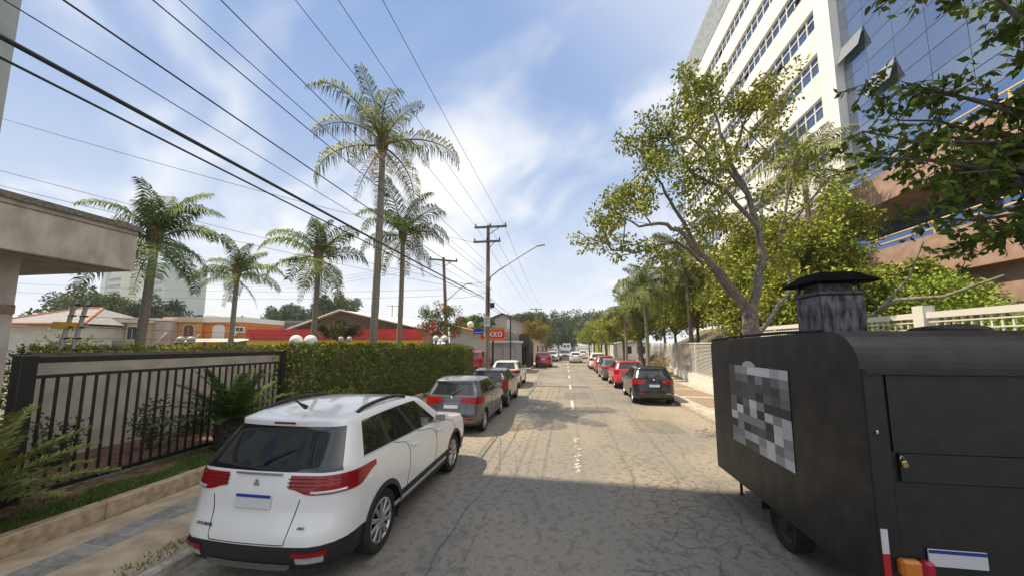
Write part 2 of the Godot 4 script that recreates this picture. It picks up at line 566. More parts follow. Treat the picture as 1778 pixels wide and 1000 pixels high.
	for zc in wz:
		for m in [-1.0, 1.0]:
			var o := put("wheel", wm[0], root, Transform3D(Basis(Vector3.UP, 0.0 if m > 0 else PI), V(m * (lv[3][4] - 0.125), wr, zc)))
			put("rim", wm[1], o)
			if sp.get("clad", 0.0) > 0.0:
				var tr := Mb.new()
				for k in 20:
					var a0 := -0.1 + (PI + 0.2) * k / 20; var a1 := -0.1 + (PI + 0.2) * (k + 1) / 20
					var q := []
					for a in [a0, a1]:
						for rr in [ra - 0.012, ra + 0.05]:
							q.append(V(m * (lv[3][4] + (0.022 if rr < ra else 0.012)), wr + sin(a) * rr, zc + cos(a) * rr))
					if m > 0: tr.quad(q[2], q[3], q[1], q[0])
					else: tr.quad(q[0], q[1], q[3], q[2])
				obj("arch_trim", tr, plastic, root)
	# mirrors, handles, seams, plate
	var seam := mat("seam", .01, .01, .01, 0.7)
	var c_front := sh.col(2, 0.86)
	for m in [1.0, -1.0]:
		var f := Vector3(m, 1, 1)
		var mi := Mb.new()
		var b: Vector3 = sh.at(8.05, c_front) * f
		mi.cbox(b + V(m * 0.13, 0.06, 0.0), V(0.2, 0.14, 0.1), 0.04, Basis(Vector3.UP, m * 0.25))
		mi.tube([b - V(m * .02, 0, 0), b + V(m * 0.08, 0.02, 0)], [0.025], 6)
		var mo := obj("mirror", mi, plastic if sp.get("black_mirror", false) else paint, root)
		if near:
			var mg := Mb.new()
			mg.cbox(b + V(m * 0.13, 0.06, 0.052), V(0.16, 0.1, 0.006), 0.003, Basis(Vector3.UP, m * 0.25))
			obj("mirror_glass", mg, chrome, mo)
			for hz in sp.get("handles", [0.40, 0.66]):
				var hp: Vector3 = sh.at(5.55, sh.col(2, hz), 0.018) * f
				var hm := Mb.new()
				hm.cbox(hp, V(0.03, 0.03, 0.19), 0.012)
				obj("door_handle", hm, chrome if sp.get("chrome", false) else paint, root)
			for sz in sp.get("seams", [0.30, pb, 0.83]):
				var line := []
				for q in 12:
					var kk := 1.6 + q * (8.0 - 1.6) / 11.0
					line.append(sh.at(kk, sh.col(2, sz + 0.02 * sin(q * 0.3)), 0.001) * f)
				var sm := Mb.new()
				sm.tube(line, [0.0045], 4, false)
				obj("door_seam", sm, seam, root)
			var trim := []
			for q in 23: trim.append(sh.at(8.0, sh.col(2, lerpf(maxf(sp.get("quarter", 0.0), 0.01), 0.9, q / 22.0)), 0.003) * f)
			var tm := Mb.new()
			tm.tube(trim, [0.008], 5, false)
			obj("window_trim", tm, chrome if sp.get("chrome", false) else plastic, root)
	var pk: float = sp.get("plate_k", 4.55)
	var pl := Mb.new()
	var pp := sh.at(pk, 0.0, 0.012)
	var up := (sh.at(pk + 0.3, 0.0) - sh.at(pk - 0.3, 0.0)).normalized()
	var pbs := Basis(Vector3.RIGHT, up, Vector3.RIGHT.cross(up))
	pl.cbox(pp, V(0.40, 0.13, 0.012), 0.004, pbs)
	var plate := obj("license_plate", pl, mat("plate", .62, .63, .64, 0.4), root)
	if near:
		var bl := Mb.new()
		bl.box(pp + pbs * V(0, 0.048, 0.0075), V(0.388, 0.028, 0.003), pbs)
		obj("plate_band", bl, mat("plate blue", .02, .04, .30, 0.4), plate)
		var wp := Mb.new()
		var w0 := sh.at(8.12, 0.4, 0.03); var w1 := sh.at(8.42, 3.2, 0.03)
		wp.tube([sh.at(8.0, 0.0, 0.02), w0, w1], [0.02, 0.014, 0.008], 6)
		obj("rear_wiper", wp, plastic, root)
		# tailgate seam
		var tg := []
		for q in 7: tg.append(sh.at(2.6, q * 0.9, 0.001))
		for q in 8: tg.append(sh.at(2.6 + q * 0.31, 5.5 + q * 0.12, 0.001))
		for m in [1.0, -1.0]:
			var sm := Mb.new()
			var l2 := []
			for q in tg: l2.append(q * Vector3(m, 1, 1))
			sm.tube(l2, [0.0045], 4, false)
			obj("tailgate_seam", sm, seam, root)
	root.set_meta("shell", null)
	root.remove_meta("shell")
	last_shell = sh
	return root

var last_shell: Shell

func wheel_meshes(r: float, style: String) -> Array:
	var key := "wheel %.3f %s" % [r, style]
	if mats.has(key): return mats[key]
	var turn := Transform3D(Basis(Vector3.FORWARD, PI / 2), Vector3.ZERO)  # y axis of the lathe becomes +x
	var t := Mb.new()
	var rr := r * 0.70
	t.lathe([Vector2(rr, -0.09), Vector2(r * .9, -0.105), Vector2(r * .985, -0.085), Vector2(r, -0.05), Vector2(r, 0.05), Vector2(r * .985, 0.085), Vector2(r * .9, 0.105), Vector2(rr + .012, 0.098), Vector2(rr, 0.08), Vector2(rr * .96, 0.0)], 32, turn)
	var m := Mb.new()
	m.lathe([Vector2(rr, 0.09), Vector2(rr * .93, 0.085), Vector2(rr * .9, 0.02), Vector2(0.001, 0.02)], 24, turn)
	var s := Mb.new()
	var n := 10 if style == "multi" else 5
	for k in n:
		var a := TAU * k / n
		for off in ([-0.055, 0.055] if style == "multi" else [-0.12, 0.12]):
			var d0 := Vector3(0, cos(a), sin(a)); var d1 := Vector3(0, cos(a + off), sin(a + off))
			s.tube([d0 * rr * .16 + V(0.072, 0, 0), d1 * rr * .55 + V(0.078, 0, 0), d1 * rr * .94 + V(0.074, 0, 0)], [0.026, 0.02, 0.022], 6)
	s.lathe([Vector2(rr * 1.0, 0.09), Vector2(rr * .94, 0.094), Vector2(rr * .9, 0.07)], 28, turn)
	s.lathe([Vector2(rr * .24, 0.06), Vector2(rr * .2, 0.088), Vector2(0.001, 0.09)], 14, turn)
	var tyre := m.mesh(mat("rim dark", .03, .03, .032, 0.5, 0.4))
	# tyre and the dark barrel behind the spokes share one mesh of two surfaces
	var both := t.mesh(mat("tyre", .016, .016, .016, 0.85))
	both.add_surface_from_arrays(Mesh.PRIMITIVE_TRIANGLES, tyre.surface_get_arrays(0))
	both.surface_set_material(1, mat("rim dark", .03, .03, .032, 0.5, 0.4))
	mats[key] = [both, s.mesh(mat("rim silver", .48, .48, .49, 0.3, 0.85))]
	return mats[key]

# a piece of trim lying on the body between columns i0 and i1; lo and hi give its lower and upper level along u
func patch(sh: Shell, i0: float, i1: float, m: float, off: float, lo: Callable, hi: Callable) -> Mb:
	var mb := Mb.new()
	var f := Vector3(m, 1, 1)
	var nu := 30; var nv := 6
	var g := []
	for a in nu + 1:
		var u := float(a) / nu
		var row := []
		for b in nv + 1:
			var k: float = lerpf(lo.call(u), hi.call(u), float(b) / nv)
			var i := lerpf(i0, i1, u)
			var edge := 0.0 if a == 0 or a == nu or b == 0 or b == nv else 1.0
			row.append([sh.at(k, i, off * edge + .007) * f, sh.normal(k, i) * f])
		g.append(row)
	for a in nu:
		for b in nv:
			var p: Array = [g[a][b], g[a + 1][b], g[a + 1][b + 1], g[a][b + 1]]
			if m < 0: p = [p[0], p[3], p[2], p[1]]
			mb.p3(p[0][0], p[1][0], p[2][0], p[0][1], p[1][1], p[2][1])
			mb.p3(p[0][0], p[2][0], p[3][0], p[0][1], p[2][1], p[3][1])
	return mb
# ---------------------------------------------------------------- plants
func bark(key := "bark") -> StandardMaterial3D:
	return mottled(key, Color(.075, .06, .048), Color(.19, .165, .135), 0.5, 0.9, 0.03, 0.5, Vector3(1, 0.25, 1))

func tint(a: Color, b: Color, spread := 0.22) -> Color:
	var q := a.lerp(b, rng.randf()) * ru(1.0 - spread, 1.0 + spread) * 1.18
	return Color(maxf(q.r, .004), maxf(q.g, .004), maxf(q.b, .004))

# leaves thrown round o within radii r; most sit towards the rim
func clump(mb: Mb, o: Vector3, r: Vector3, count: int, ln: float, a: Color, b: Color, droop := 0.2) -> void:
	mb.tinted = true
	for k in count:
		var d := rdir()
		var p := o + d * r * pow(rng.randf(), 0.45)
		var dir := (rdir() + d * 0.7 + Vector3.DOWN * droop).normalized()
		var side := dir.cross(rdir()).normalized()
		mb.col = tint(a, b)
		var s := ln * ru(0.7, 1.25)
		mb.leaf(p, dir, side, s, s * 0.5)

func limb(mb: Mb, pts: Array, r0: float, r1: float, seg := 7) -> void:
	var rad := []
	for i in pts.size(): rad.append(lerpf(r0, r1, float(i) / (pts.size() - 1)))
	mb.tube(pts, rad, seg)

func crooked(a: Vector3, b: Vector3, n: int, amount: float) -> Array:
	var out := []
	for i in n + 1:
		var p := a.lerp(b, float(i) / n)
		if i > 0 and i < n: p += rdir() * amount
		out.append(p)
	return out

# a whole tree: trunk with limbs, crown of leaf clumps
func tree(called: String, label: String, category: String, group: String, at: Vector3, h: float, crown: Vector3, crown_y: float, a: Color, b: Color, clumps: int, per: int, ln: float, trunk_r := 0.16, bare := 0.0) -> Node3D:
	var t := thing(called, label, category, at, 0.0, group)
	var w := Mb.new()
	var fork := V(ru(-.15, .15), maxf(crown_y - crown.y * 0.75, h * 0.18), ru(-.15, .15))
	limb(w, crooked(V(0, -0.1, 0), fork, 4, trunk_r * 0.35), trunk_r * 1.25, trunk_r * 0.85, 8)
	var f := Mb.new()
	var spots := []
	for k in clumps:
		var d := rdir()
		d.y = d.y * 0.95 + 0.1
		spots.append(V(0, crown_y, 0) + d * crown * pow(ru(0.12, 1.0), 0.5) * ru(0.78, 1.06))
	var mains := []
	for k in 6:
		var e := V(cos(k * 1.05 + ru(-.3, .3)) * crown.x * .5, crown_y + ru(-.35, .35) * crown.y, sin(k * 1.05) * crown.z * .5)
		mains.append(e)
		limb(w, crooked(fork, e, 4, 0.12), trunk_r * 0.6, trunk_r * 0.22, 6)
	for s in spots:
		var best: Vector3 = mains[0]
		for m in mains:
			if m.distance_to(s) < best.distance_to(s): best = m
		limb(w, crooked(best, s, 2, 0.1), trunk_r * 0.2, trunk_r * 0.06, 4)
		var r := crown * ru(0.17, 0.34)
		var tone := ru(0.72, 1.25)
		var dry := ru(0.0, 0.35) if rng.randf() < 0.22 else 0.0
		clump(f, s, r, int(per * ru(0.5, 1.35)), ln * ru(0.85, 1.15), (a * tone).lerp(Color(.26, .20, .06), dry), (b * tone).lerp(Color(.36, .28, .09), dry))
	obj("trunk", w, bark(), t)
	var cr := obj("crown", f, leafy(), t)
	return t

# one arching frond along +x: rachis and hanging leaflets
func frond_mesh(length: float, rise: float, droop: float, leaflet: float, pairs: int, a: Color, b: Color, hang := 0.7, wd := 0.03, dead := 0.0) -> ArrayMesh:
	var mb := Mb.new()
	mb.tinted = true
	var pts := []
	var ang := rise
	var p := Vector3.ZERO
	var steps := 16
	for i in steps + 1:
		pts.append(p)
		p += Vector3(cos(ang), sin(ang), 0) * length / steps
		ang -= droop / steps * (0.4 + 1.2 * i / steps)
	mb.col = Color(.13, .15, .05).lerp(Color(.2, .15, .07), dead)
	var rad := []
	for i in steps + 1: rad.append(lerpf(0.032, 0.006, float(i) / steps) * maxf(length / 2.6, 0.5))
	mb.tube(pts, rad, 5, false)
	for k in pairs:
		var u := lerpf(0.10, 0.995, float(k) / (pairs - 1))
		var fi := u * steps
		var i0 := mini(int(fi), steps - 1)
		var o: Vector3 = pts[i0].lerp(pts[i0 + 1], fi - i0)
		var tg: Vector3 = (pts[i0 + 1] - pts[i0]).normalized()
		var ll := leaflet * (0.45 + 0.75 * sin(PI * pow(u, 0.7))) * ru(0.85, 1.12)
		for s in [-1.0, 1.0]:
			mb.col = tint(a, b, 0.2)
			var out := (V(0, 0, s) * ru(0.75, 1.0) + tg * ru(0.35, 0.75) + V(0, ru(-.15, .35), 0)).normalized()
			var mid := o + out * ll * 0.5
			var dn := (out * (1.0 - hang) + V(0, -1, 0) * hang + rdir() * 0.1).normalized()
			var tip := mid + dn * ll * 0.55
			var w := tg * wd * 0.5
			var q := tg.cross(out).normalized()
			mb.p3(o - w * .5, o + w * .5, mid + w, q, q, q)
			mb.p3(o - w * .5, mid + w, mid - w, q, q, q)
			mb.p3(mid - w, mid + w, tip, q, q, q)
	return mb.mesh(leafy())

func palm(called: String, label: String, group: String, at: Vector3, h: float, r: float, length: float, count: int, lean: Vector3, a: Color, b: Color, opts := {}) -> Node3D:
	var t := thing(called, label, "palm tree", at, 0.0, group)
	var w := Mb.new()
	var top := V(0, h, 0) + lean
	var pts := []; var rad := []
	var n := 40
	for i in n + 1:
		var u := float(i) / n
		pts.append(V(0, -0.2, 0).lerp(top, u) + V(sin(u * 3.0) * 0.05, 0, cos(u * 2.0) * 0.04))
		rad.append(r * lerpf(1.12, 0.82, u) * (1.0 + (0.035 if i % 2 else -0.02)))
	w.tube(pts, rad, 14)
	obj("trunk", w, mottled("palm trunk", Color(.15, .135, .105), Color(.33, .30, .25), 0.7, 0.9, 0.03, 0.4, Vector3(1, 2.4, 1)), t)
	# old leaf bases below the crown
	var s := Mb.new()
	for k in 26:
		var an := k * 2.4
		var y := -0.45 * r / 0.2 + k * 0.032 * r / 0.2 * 1.1
		var d := V(cos(an), 0, sin(an))
		s.tube([top + V(0, y, 0) + d * r * .6, top + V(0, y + .28, 0) + d * r * 1.35, top + V(0, y + .5, 0) + d * r * 1.5], [r * .5, r * .36, r * .12], 5)
	obj("leaf_bases", s, mottled("leaf base", Color(.16, .105, .06), Color(.30, .22, .12), 0.4, 0.9), t)
	var kinds := []
	for q in [[1.32, 0.9], [1.0, 1.55], [0.62, 1.7], [0.2, 1.5], [-0.25, 1.1]]:
		kinds.append(frond_mesh(length * (0.85 if q[0] > 1.2 else 1.0), q[0], q[1] * opts.get("droop", 1.0), length * 0.24, 64, a, b, opts.get("hang", 0.62), opts.get("width", 0.034)))
	var dead := frond_mesh(length * 0.75, -0.7, 0.8, length * 0.15, 26, Color(.30, .20, .09), Color(.38, .28, .14), 0.8, 0.03, 1.0)
	for k in count:
		var u := float(k) / count
		var kd := clampi(int(u * 5.0 * opts.get("spread", 0.98)), 0, 4)
		var bs := Basis(Vector3.UP, k * 2.39996 + ru(-.2, .2)) * Basis(Vector3.BACK, ru(-.25, .2)) * Basis(Vector3.RIGHT, ru(-.45, .45))
		put("frond", kinds[kd], t, Transform3D(bs.scaled(Vector3.ONE * ru(0.74, 1.14)), top + V(0, 0.25 - u * 0.3, 0)))
	for k in opts.get("dead", 2):
		put("dead_frond", dead, t, Transform3D(Basis(Vector3.UP, k * 2.1 + 0.8), top + V(0, -0.1, 0)))
	return t

func cycad(label: String, at: Vector3, trunk_h: float, length: float, a: Color, b: Color, count: int) -> Node3D:
	var t := thing("cycad", label, "cycad", at)
	var w := Mb.new()
	w.lathe([Vector2(.24, -.1), Vector2(.27, trunk_h * .3), Vector2(.25, trunk_h * .8), Vector2(.12, trunk_h), Vector2(0.001, trunk_h + .02)], 14)
	for k in 60:
		var an := k * 2.4
		var y := trunk_h * k / 60.0
		var d := V(cos(an), 0, sin(an))
		w.tube([V(0, y, 0) + d * .2, V(0, y + .06, 0) + d * .30], [.05, .02], 4)
	obj("trunk", w, mottled("cycad trunk", Color(.03, .022, .016), Color(.09, .07, .05), 0.3, 0.95), t)
	var kinds := []
	for q in [[1.15, .45], [.8, .5], [.5, .5], [.2, .4]]:
		kinds.append(frond_mesh(length, q[0], q[1], length * .135, 84, a, b, 0.04, 0.02))
	for k in count:
		var u := float(k) / count
		var bs := Basis(Vector3.UP, k * 2.39996 + ru(-.12, .12))
		put("frond", kinds[clampi(int(u * 4), 0, 3)], t, Transform3D(bs.scaled(Vector3.ONE * ru(.85, 1.08)), V(0, trunk_h + .02, 0)))
	return t

# low bush of leaves on a few stems
func shrub(called: String, label: String, group: String, at: Vector3, r: Vector3, count: int, ln: float, a: Color, b: Color) -> Node3D:
	var t := thing(called, label, "shrub", at, 0.0, group)
	var w := Mb.new()
	for k in 6:
		limb(w, crooked(V(0, -.05, 0), V(ru(-.6, .6) * r.x, r.y * ru(.8, 1.5), ru(-.6, .6) * r.z), 3, .06), .02, .008, 4)
	obj("stems", w, bark(), t)
	var f := Mb.new()
	for k in 7:
		clump(f, V(ru(-.6, .6) * r.x, r.y * ru(.5, 1.5), ru(-.6, .6) * r.z), r * ru(.4, .6), count / 7, ln, a, b)
	obj("foliage", f, leafy(), t)
	return t

# clipped hedge between two ground points: dense leaves over a dark twiggy core
func hedge(label: String, p: Vector3, q: Vector3, y0: float, y1: float, thick: float, dens: float, ln: float, face: Array, topc: Array) -> Node3D:
	var mid := (p + q) * 0.5
	var t := thing("clipped_hedge", label, "hedge", V(mid.x, y0, mid.z))
	var dirn := (q - p).normalized()
	var nrm := V(-dirn.z, 0, dirn.x)
	if nrm.x < 0: nrm = -nrm
	var len := p.distance_to(q)
	var core := Mb.new()
	var bs := Basis(dirn, Vector3.UP, dirn.cross(Vector3.UP))
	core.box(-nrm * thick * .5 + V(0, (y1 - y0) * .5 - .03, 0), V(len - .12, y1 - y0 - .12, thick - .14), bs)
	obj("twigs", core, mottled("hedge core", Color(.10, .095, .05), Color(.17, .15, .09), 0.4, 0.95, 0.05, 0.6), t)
	var f := Mb.new()
	f.tinted = true
	var h := y1 - y0
	var nz := FastNoiseLite.new()
	nz.seed = 3; nz.frequency = 0.9
	for side in 4:
		var area: float = [len * h, len * thick, thick * h, thick * h][side]
		for k in int(area * dens * (1.3 if side == 1 else 1.0)):
			var u := ru(-.5, .5) * len
			var y := rng.randf() * h
			var d := rng.randf() * thick
			var out := nrm
			match side:
				0: d = ru(-.07, .05)
				1:
					y = h + ru(-.06, .05); out = Vector3.UP
				2:
					u = len * .5 + ru(-.05, .04); out = dirn
				3:
					u = -len * .5 - ru(-.05, .04); out = -dirn
			var o := dirn * u - nrm * d + V(0, y, 0)
			o += out * (nz.get_noise_3d(o.x * 2.4, o.y * 2.4, o.z * 2.4) * 0.13 + (ru(.04, .12) if rng.randf() < .03 else 0.0))
			var dir := (rdir() + out * 0.6).normalized()
			var sd := dir.cross((out + rdir() * .8).normalized()).normalized()
			var cs := topc if side == 1 or y > h - .1 and rng.randf() < .6 else face
			f.col = tint(cs[0], cs[1], .3) * (1.0 + .5 * nz.get_noise_3d(o.x + 20.0, o.y, o.z))
			var s := ln * ru(.7, 1.3)
			f.leaf(o, dir, sd, s, s * .6)
	var o2 := obj("foliage", f, leafy(), t)
	o2.set_meta("kind", "stuff")
	return t
# ---------------------------------------------------------------- ground, road, pavements
func left_kerb(z: float) -> float:
	return lerpf(-4.2, -3.4, smoothstep(-23.0, -36.0, z))

func right_kerb(z: float) -> float:
	return lerpf(4.5, 4.15, clampf((-20.0 - z) / 40.0, 0, 1))

func road_material() -> StandardMaterial3D:
	var sz := 1536   # 24 m
	var coarse := noise_bytes(512, 0.008, 4, 21)
	var patch := noise_bytes(512, 0.02, 3, 22)
	var grain := noise_bytes(512, 0.35, 2, 23)
	var spots := noise_bytes(512, 0.09, 2, 25)
	var cell := noise_bytes(512, 0.06, 1, 24, FastNoiseLite.TYPE_CELLULAR)
	var out := PackedByteArray()
	out.resize(sz * sz * 3)
	var grey := Color(.215, .198, .175); var tan := Color(.30, .258, .20); var pale := Color(.36, .31, .24)
	for j in sz:
		var z := -float(j) / sz * 24.0           # metres ahead of the camera
		for i in sz:
			var x := float(i) / sz * 24.0 - 12.0
			var k := (j / 3 % 512) * 512 + i / 3 % 512
			var k2 := (j % 512) * 512 + i % 512
			var t := coarse[k] / 255.0
			var q := patch[k] / 255.0
			var c := grey.lerp(tan, clampf((t - 0.35) * 2.0, 0, 1))
			# sand gathered along the gutters, bare grey wheel paths
			var edge := maxf(smoothstep(2.6, 4.3, x + (q - .5) * 1.6), smoothstep(1.6, 3.6, -x + (q - .5) * 1.8) * .7)
			c = c.lerp(pale, edge * .7)
			c = c * (1.0 + (grain[k2] / 255.0 - 0.5) * 0.55)
			if spots[k2] < 92: c = c * 0.78
			# crazed patch in the right-hand lane
			var zone := smoothstep(.15, .6, 1.0 - absf(x - 1.5 + (q - .5) * 1.4) / 1.15) * smoothstep(.4, .62, t + (q - .5) * .7 + (.18 if z > -8.5 else -.5))
			if zone > 0.05:
				var e := cell[(j % 512) * 512 + i % 512] / 255.0
				if e < 0.022 + zone * .03 * q * 2.0: c = c * lerpf(1.0, 0.6, zone)
			# a few long joints and dragged seams
			for line in [[-1.62, .035], [-1.22, .02], [2.55, .025]]:
				if absf(x - line[0] + (t - .5) * .8) < line[1] * .5: c = c * 0.62
			# repaired trench squares and oil drips
			for rp in [[-.1, 1.1, -16.2, -18.4], [-3.2, -1.9, -20.6, -23.4], [1.9, 3.3, -10.4, -12.2]]:
				if x > rp[0] and x < rp[1] and z < rp[2] and z > rp[3]: c = c * (0.80 + (q - .5) * .15)
			if q < .27 and absf(absf(x - .24) - 1.5) < 1.0: c = c * 0.84
			var d := c.linear_to_srgb()
			var o := (j * sz + i) * 3
			out[o] = clampi(int(d.r * 255), 0, 255)
			out[o + 1] = clampi(int(d.g * 255), 0, 255)
			out[o + 2] = clampi(int(d.b * 255), 0, 255)
	var m := StandardMaterial3D.new()
	m.albedo_texture = ImageTexture.create_from_image(Image.create_from_data(sz, sz, false, Image.FORMAT_RGB8, out))
	m.roughness = 0.88
	return m

func build_setting() -> void:
	var mb := Mb.new()
	mb.span(V(-420, -0.4, 160), V(420, -0.06, -640))
	setting("ground", mb, mottled("far ground", Color(.10, .11, .06), Color(.22, .2, .14), 9.0, 0.95))
	# road
	mb = Mb.new()
	var z := 16.0
	while z > -150.0:
		var zn := z - 2.0
		var a := V(left_kerb(z), 0, z); var b := V(right_kerb(z), 0, z); var c := V(right_kerb(zn), 0, zn); var d := V(left_kerb(zn), 0, zn)
		mb.quad_uv(a, b, c, d, Vector2(a.x / 24 + .5, -z / 24), Vector2(b.x / 24 + .5, -z / 24), Vector2(c.x / 24 + .5, -zn / 24), Vector2(d.x / 24 + .5, -zn / 24))
		z = zn
	setting("road", mb, road_material())
	# worn broken centre line, each dash a mark of its own
	var lines := Node3D.new()
	lines.name = "road_markings"
	lines.set_meta("kind", "structure")
	add_child(lines)
	var worn := mottled("worn white", Color(.34, .32, .29), Color(.74, .73, .70), 0.5, 0.8, 0.05, 0.5)
	for k in 17:
		var z0 := -13.6 - k * 6.15
		var dm := Mb.new()
		var pts := PackedVector2Array()
		for q in 9: pts.append(Vector2(.24 + .055 + ru(-.008, .008), z0 - q * .27))
		for q in range(8, -1, -1): pts.append(Vector2(.24 - .055 + ru(-.008, .008), z0 - q * .27))
		var ix := Geometry2D.triangulate_polygon(pts)
		for q in range(0, ix.size(), 3):
			var p := []
			for w in 3: p.append(V(pts[ix[q + w]].x, .004, pts[ix[q + w]].y))
			if (p[1] - p[0]).cross(p[2] - p[0]).y < 0: p.reverse()
			dm.tri(p[0], p[1], p[2])
		obj("dash", dm, worn, lines)
	# flakes of an almost worn-off dash close by
	var fm := Mb.new()
	for k in 26:
		var o := V(.24 + ru(-.06, .06), .004, ru(-9.6, -7.0))
		var s := ru(.015, .05)
		fm.quad(o + V(-s, 0, s), o + V(s * .7, 0, s * .8), o + V(s, 0, -s), o + V(-s * .8, 0, -s * .7))
	var fo := obj("paint_flakes", fm, worn, lines)
	fo.set_meta("kind", "stuff")
	# pavements
	var conc := mottled("tan concrete", Color(.33, .25, .165), Color(.46, .36, .25), 2.2, 0.9, 0.02, 0.3)
	mb = Mb.new()
	z = 16.0
	while z > -150.0:
		var zn := z - 2.0
		var far_x := -6.1 if z > -22.0 else -14.0
		mb.quad(V(far_x, .13, z), V(left_kerb(z) - .15, .13, z), V(left_kerb(zn) - .15, .13, zn), V(far_x, .13, zn))
		z = zn
	setting("left_pavement", mb, conc)
	mb = Mb.new()
	z = 16.0
	while z > -150.0:
		var zn := z - 2.0
		mb.quad(V(right_kerb(z) + .15, .13, z), V(11.5, .13, z), V(11.5, .13, zn), V(right_kerb(zn) + .15, .13, zn))
		z = zn
	setting("right_pavement", mb, mottled("pale concrete", Color(.34, .31, .26), Color(.52, .49, .43), 2.6, 0.9, 0.02, 0.3))
	var mosaic := Node3D.new()
	mosaic.name = "right_pavement_mosaic"
	mosaic.set_meta("kind", "structure")
	add_child(mosaic)
	var mo := mottled("mosaic", Color(.20, .145, .10), Color(.36, .275, .20), 0.9, 0.85, 0.06, 0.9)
	for k in 14:
		var pm := Mb.new()
		var z0 := -8.0 - k * 3.0
		pm.span(V(5.15 + ru(0, .05), .12, z0), V(6.55 + k * .05, .137, z0 - 2.55))
		obj("panel", pm, mo, mosaic)
	# kerb stones
	for side in [[left_kerb, -1.0, "left_kerb"], [right_kerb, 1.0, "right_kerb"]]:
		var kn := Node3D.new()
		kn.name = side[2]
		kn.set_meta("kind", "structure")
		add_child(kn)
		var km := mottled("kerb stone", Color(.30, .26, .21), Color(.50, .46, .39), 1.0, 0.9, 0.03, 0.4)
		for k in 110:
			var za := 1.0 - k * 1.0
			var x: float = side[0].call(za - .5)
			var km2 := Mb.new()
			km2.cbox(V(x + side[1] * .075, .06 + ru(-.006, .006), za - .5), V(.15 + ru(-.004, .004), .15, .985), .018, Basis(Vector3.UP, atan2(side[0].call(za - 1.0) - side[0].call(za), -1.0) + PI))
			obj("kerb_stone", km2, km, kn)
	# grey tile band in the left pavement
	var band := Node3D.new()
	band.name = "pavement_tile_band"
	band.set_meta("kind", "structure")
	add_child(band)
	var tones := [mottled("tile a", Color(.19, .18, .165), Color(.28, .265, .24), .5), mottled("tile b", Color(.23, .22, .20), Color(.32, .30, .27), .5), mottled("tile c", Color(.155, .15, .14), Color(.24, .23, .21), .5)]
	var tmesh := []
	for m in tones:
		var tb := Mb.new()
		tb.cbox(Vector3.ZERO, V(.196, .02, .196), .004)
		tmesh.append(tb.mesh(m))
	for k in 45:
		for w in 2:
			put("tile", tmesh[rng.randi() % 3], band, Transform3D(Basis(Vector3.UP, ru(-.01, .01)), V(-5.54 + w * .2, .124 + ru(0, .003), -1.6 - k * .2)))
	# low edging and raised planting bed in front of the fence
	var edge := Node3D.new()
	edge.name = "bed_edging"
	edge.set_meta("kind", "structure")
	add_child(edge)
	for k in 9:
		var eb := Mb.new()
		eb.cbox(V(-6.2, .2, -1.0 - k * 1.5 - .75), V(.16, .3, 1.495), .015)
		obj("edging_stone", eb, mottled("edging", Color(.33, .24, .145), Color(.47, .37, .25), 1.2, 0.9, 0.03, 0.35), edge)
	mb = Mb.new()
	var nz := FastNoiseLite.new()
	nz.seed = 8; nz.frequency = 0.7
	for i in 14:
		for j in 60:
			var q := []
			for cc in [[0, 0], [1, 0], [1, 1], [0, 1]]:
				var x: float = -6.28 - (i + cc[0]) * .25
				var zz: float = -0.5 - (j + cc[1]) * .22
				q.append(V(x, .27 + nz.get_noise_2d(x * 2, zz * 2) * .05 + (i + cc[0]) * .004, zz))
			mb.quad(q[3], q[2], q[1], q[0])
	setting("planting_bed", mb, mottled("red soil", Color(.085, .045, .026), Color(.20, .12, .07), 1.4, 0.95, 0.03, 0.7))
	# lawn
	var g := Mb.new()
	g.tinted = true
	var made := 0
	while made < 15000:
		var x := ru(-7.5, -6.3); var zz := ru(-8.0, -1.6)
		if nz.get_noise_2d(x * 1.6 + 50.0, zz * 1.1) + (x + 7.0) * .35 + (.25 if zz < -3.7 and zz > -6.6 else -.22) < 0.02: continue
		made += 1
		var o := V(x, .26 + nz.get_noise_2d(x * 2, zz * 2) * .05, zz)
		g.col = tint(Color(.045, .10, .018), Color(.12, .19, .04), .3)
		var d := (Vector3.UP + rdir() * .75).normalized()
		var s := d.cross(rdir()).normalized() * .007
		g.tri(o - s, o + s, o + d * ru(.05, .1))
	for k in 1500:
		var o := V(ru(-4.62, -4.36), .13, ru(-9, -2))
		g.col = tint(Color(.05, .10, .02), Color(.15, .18, .05), .3)
		var d := (Vector3.UP + rdir() * .8).normalized()
		var s := d.cross(rdir()).normalized() * .006
		g.tri(o - s, o + s, o + d * ru(.03, .07))
	var go := obj("grass", g, leafy(), self)
	go.set_meta("kind", "stuff")
	go.set_meta("label", "short green grass on the red soil bed by the fence")
	go.set_meta("category", "grass")
	# loose grit and dry leaves in the gutters
	var lt := Mb.new()
	lt.tinted = true
	for k in 900:
		var right := rng.randf() < .7
		var zz := ru(-24, -4)
		var x := right_kerb(zz) - absf(rng.randfn(0, .28)) if right else left_kerb(zz) + absf(rng.randfn(0, .2))
		lt.col = tint(Color(.20, .12, .05), Color(.36, .27, .15), .4)
		var s := ru(.012, .035)
		lt.leaf(V(x, .012, zz), (rdir() * V(1, .2, 1)).normalized(), V(0, .3, 0) + rdir(), s, s * .6)
	var lo := obj("leaf_litter", lt, leafy(), self)
	lo.set_meta("kind", "stuff")
	lo.set_meta("label", "dry leaves and grit lying along the road gutters")
	lo.set_meta("category", "leaf litter")
	# garden bank on the right, rising towards the office building
	mb = Mb.new()
	for j in 24:
		for i in 8:
			var q := []
			for cc in [[0, 0], [1, 0], [1, 1], [0, 1]]:
				var x: float = 7.6 + (i + cc[0]) * .95
				var zz: float = 2.0 - (j + cc[1]) * 1.8
				q.append(V(x, .3 + (x - 7.6) * .5 + nz.get_noise_2d(x, zz) * .15, zz))
			mb.quad(q[0], q[1], q[2], q[3])
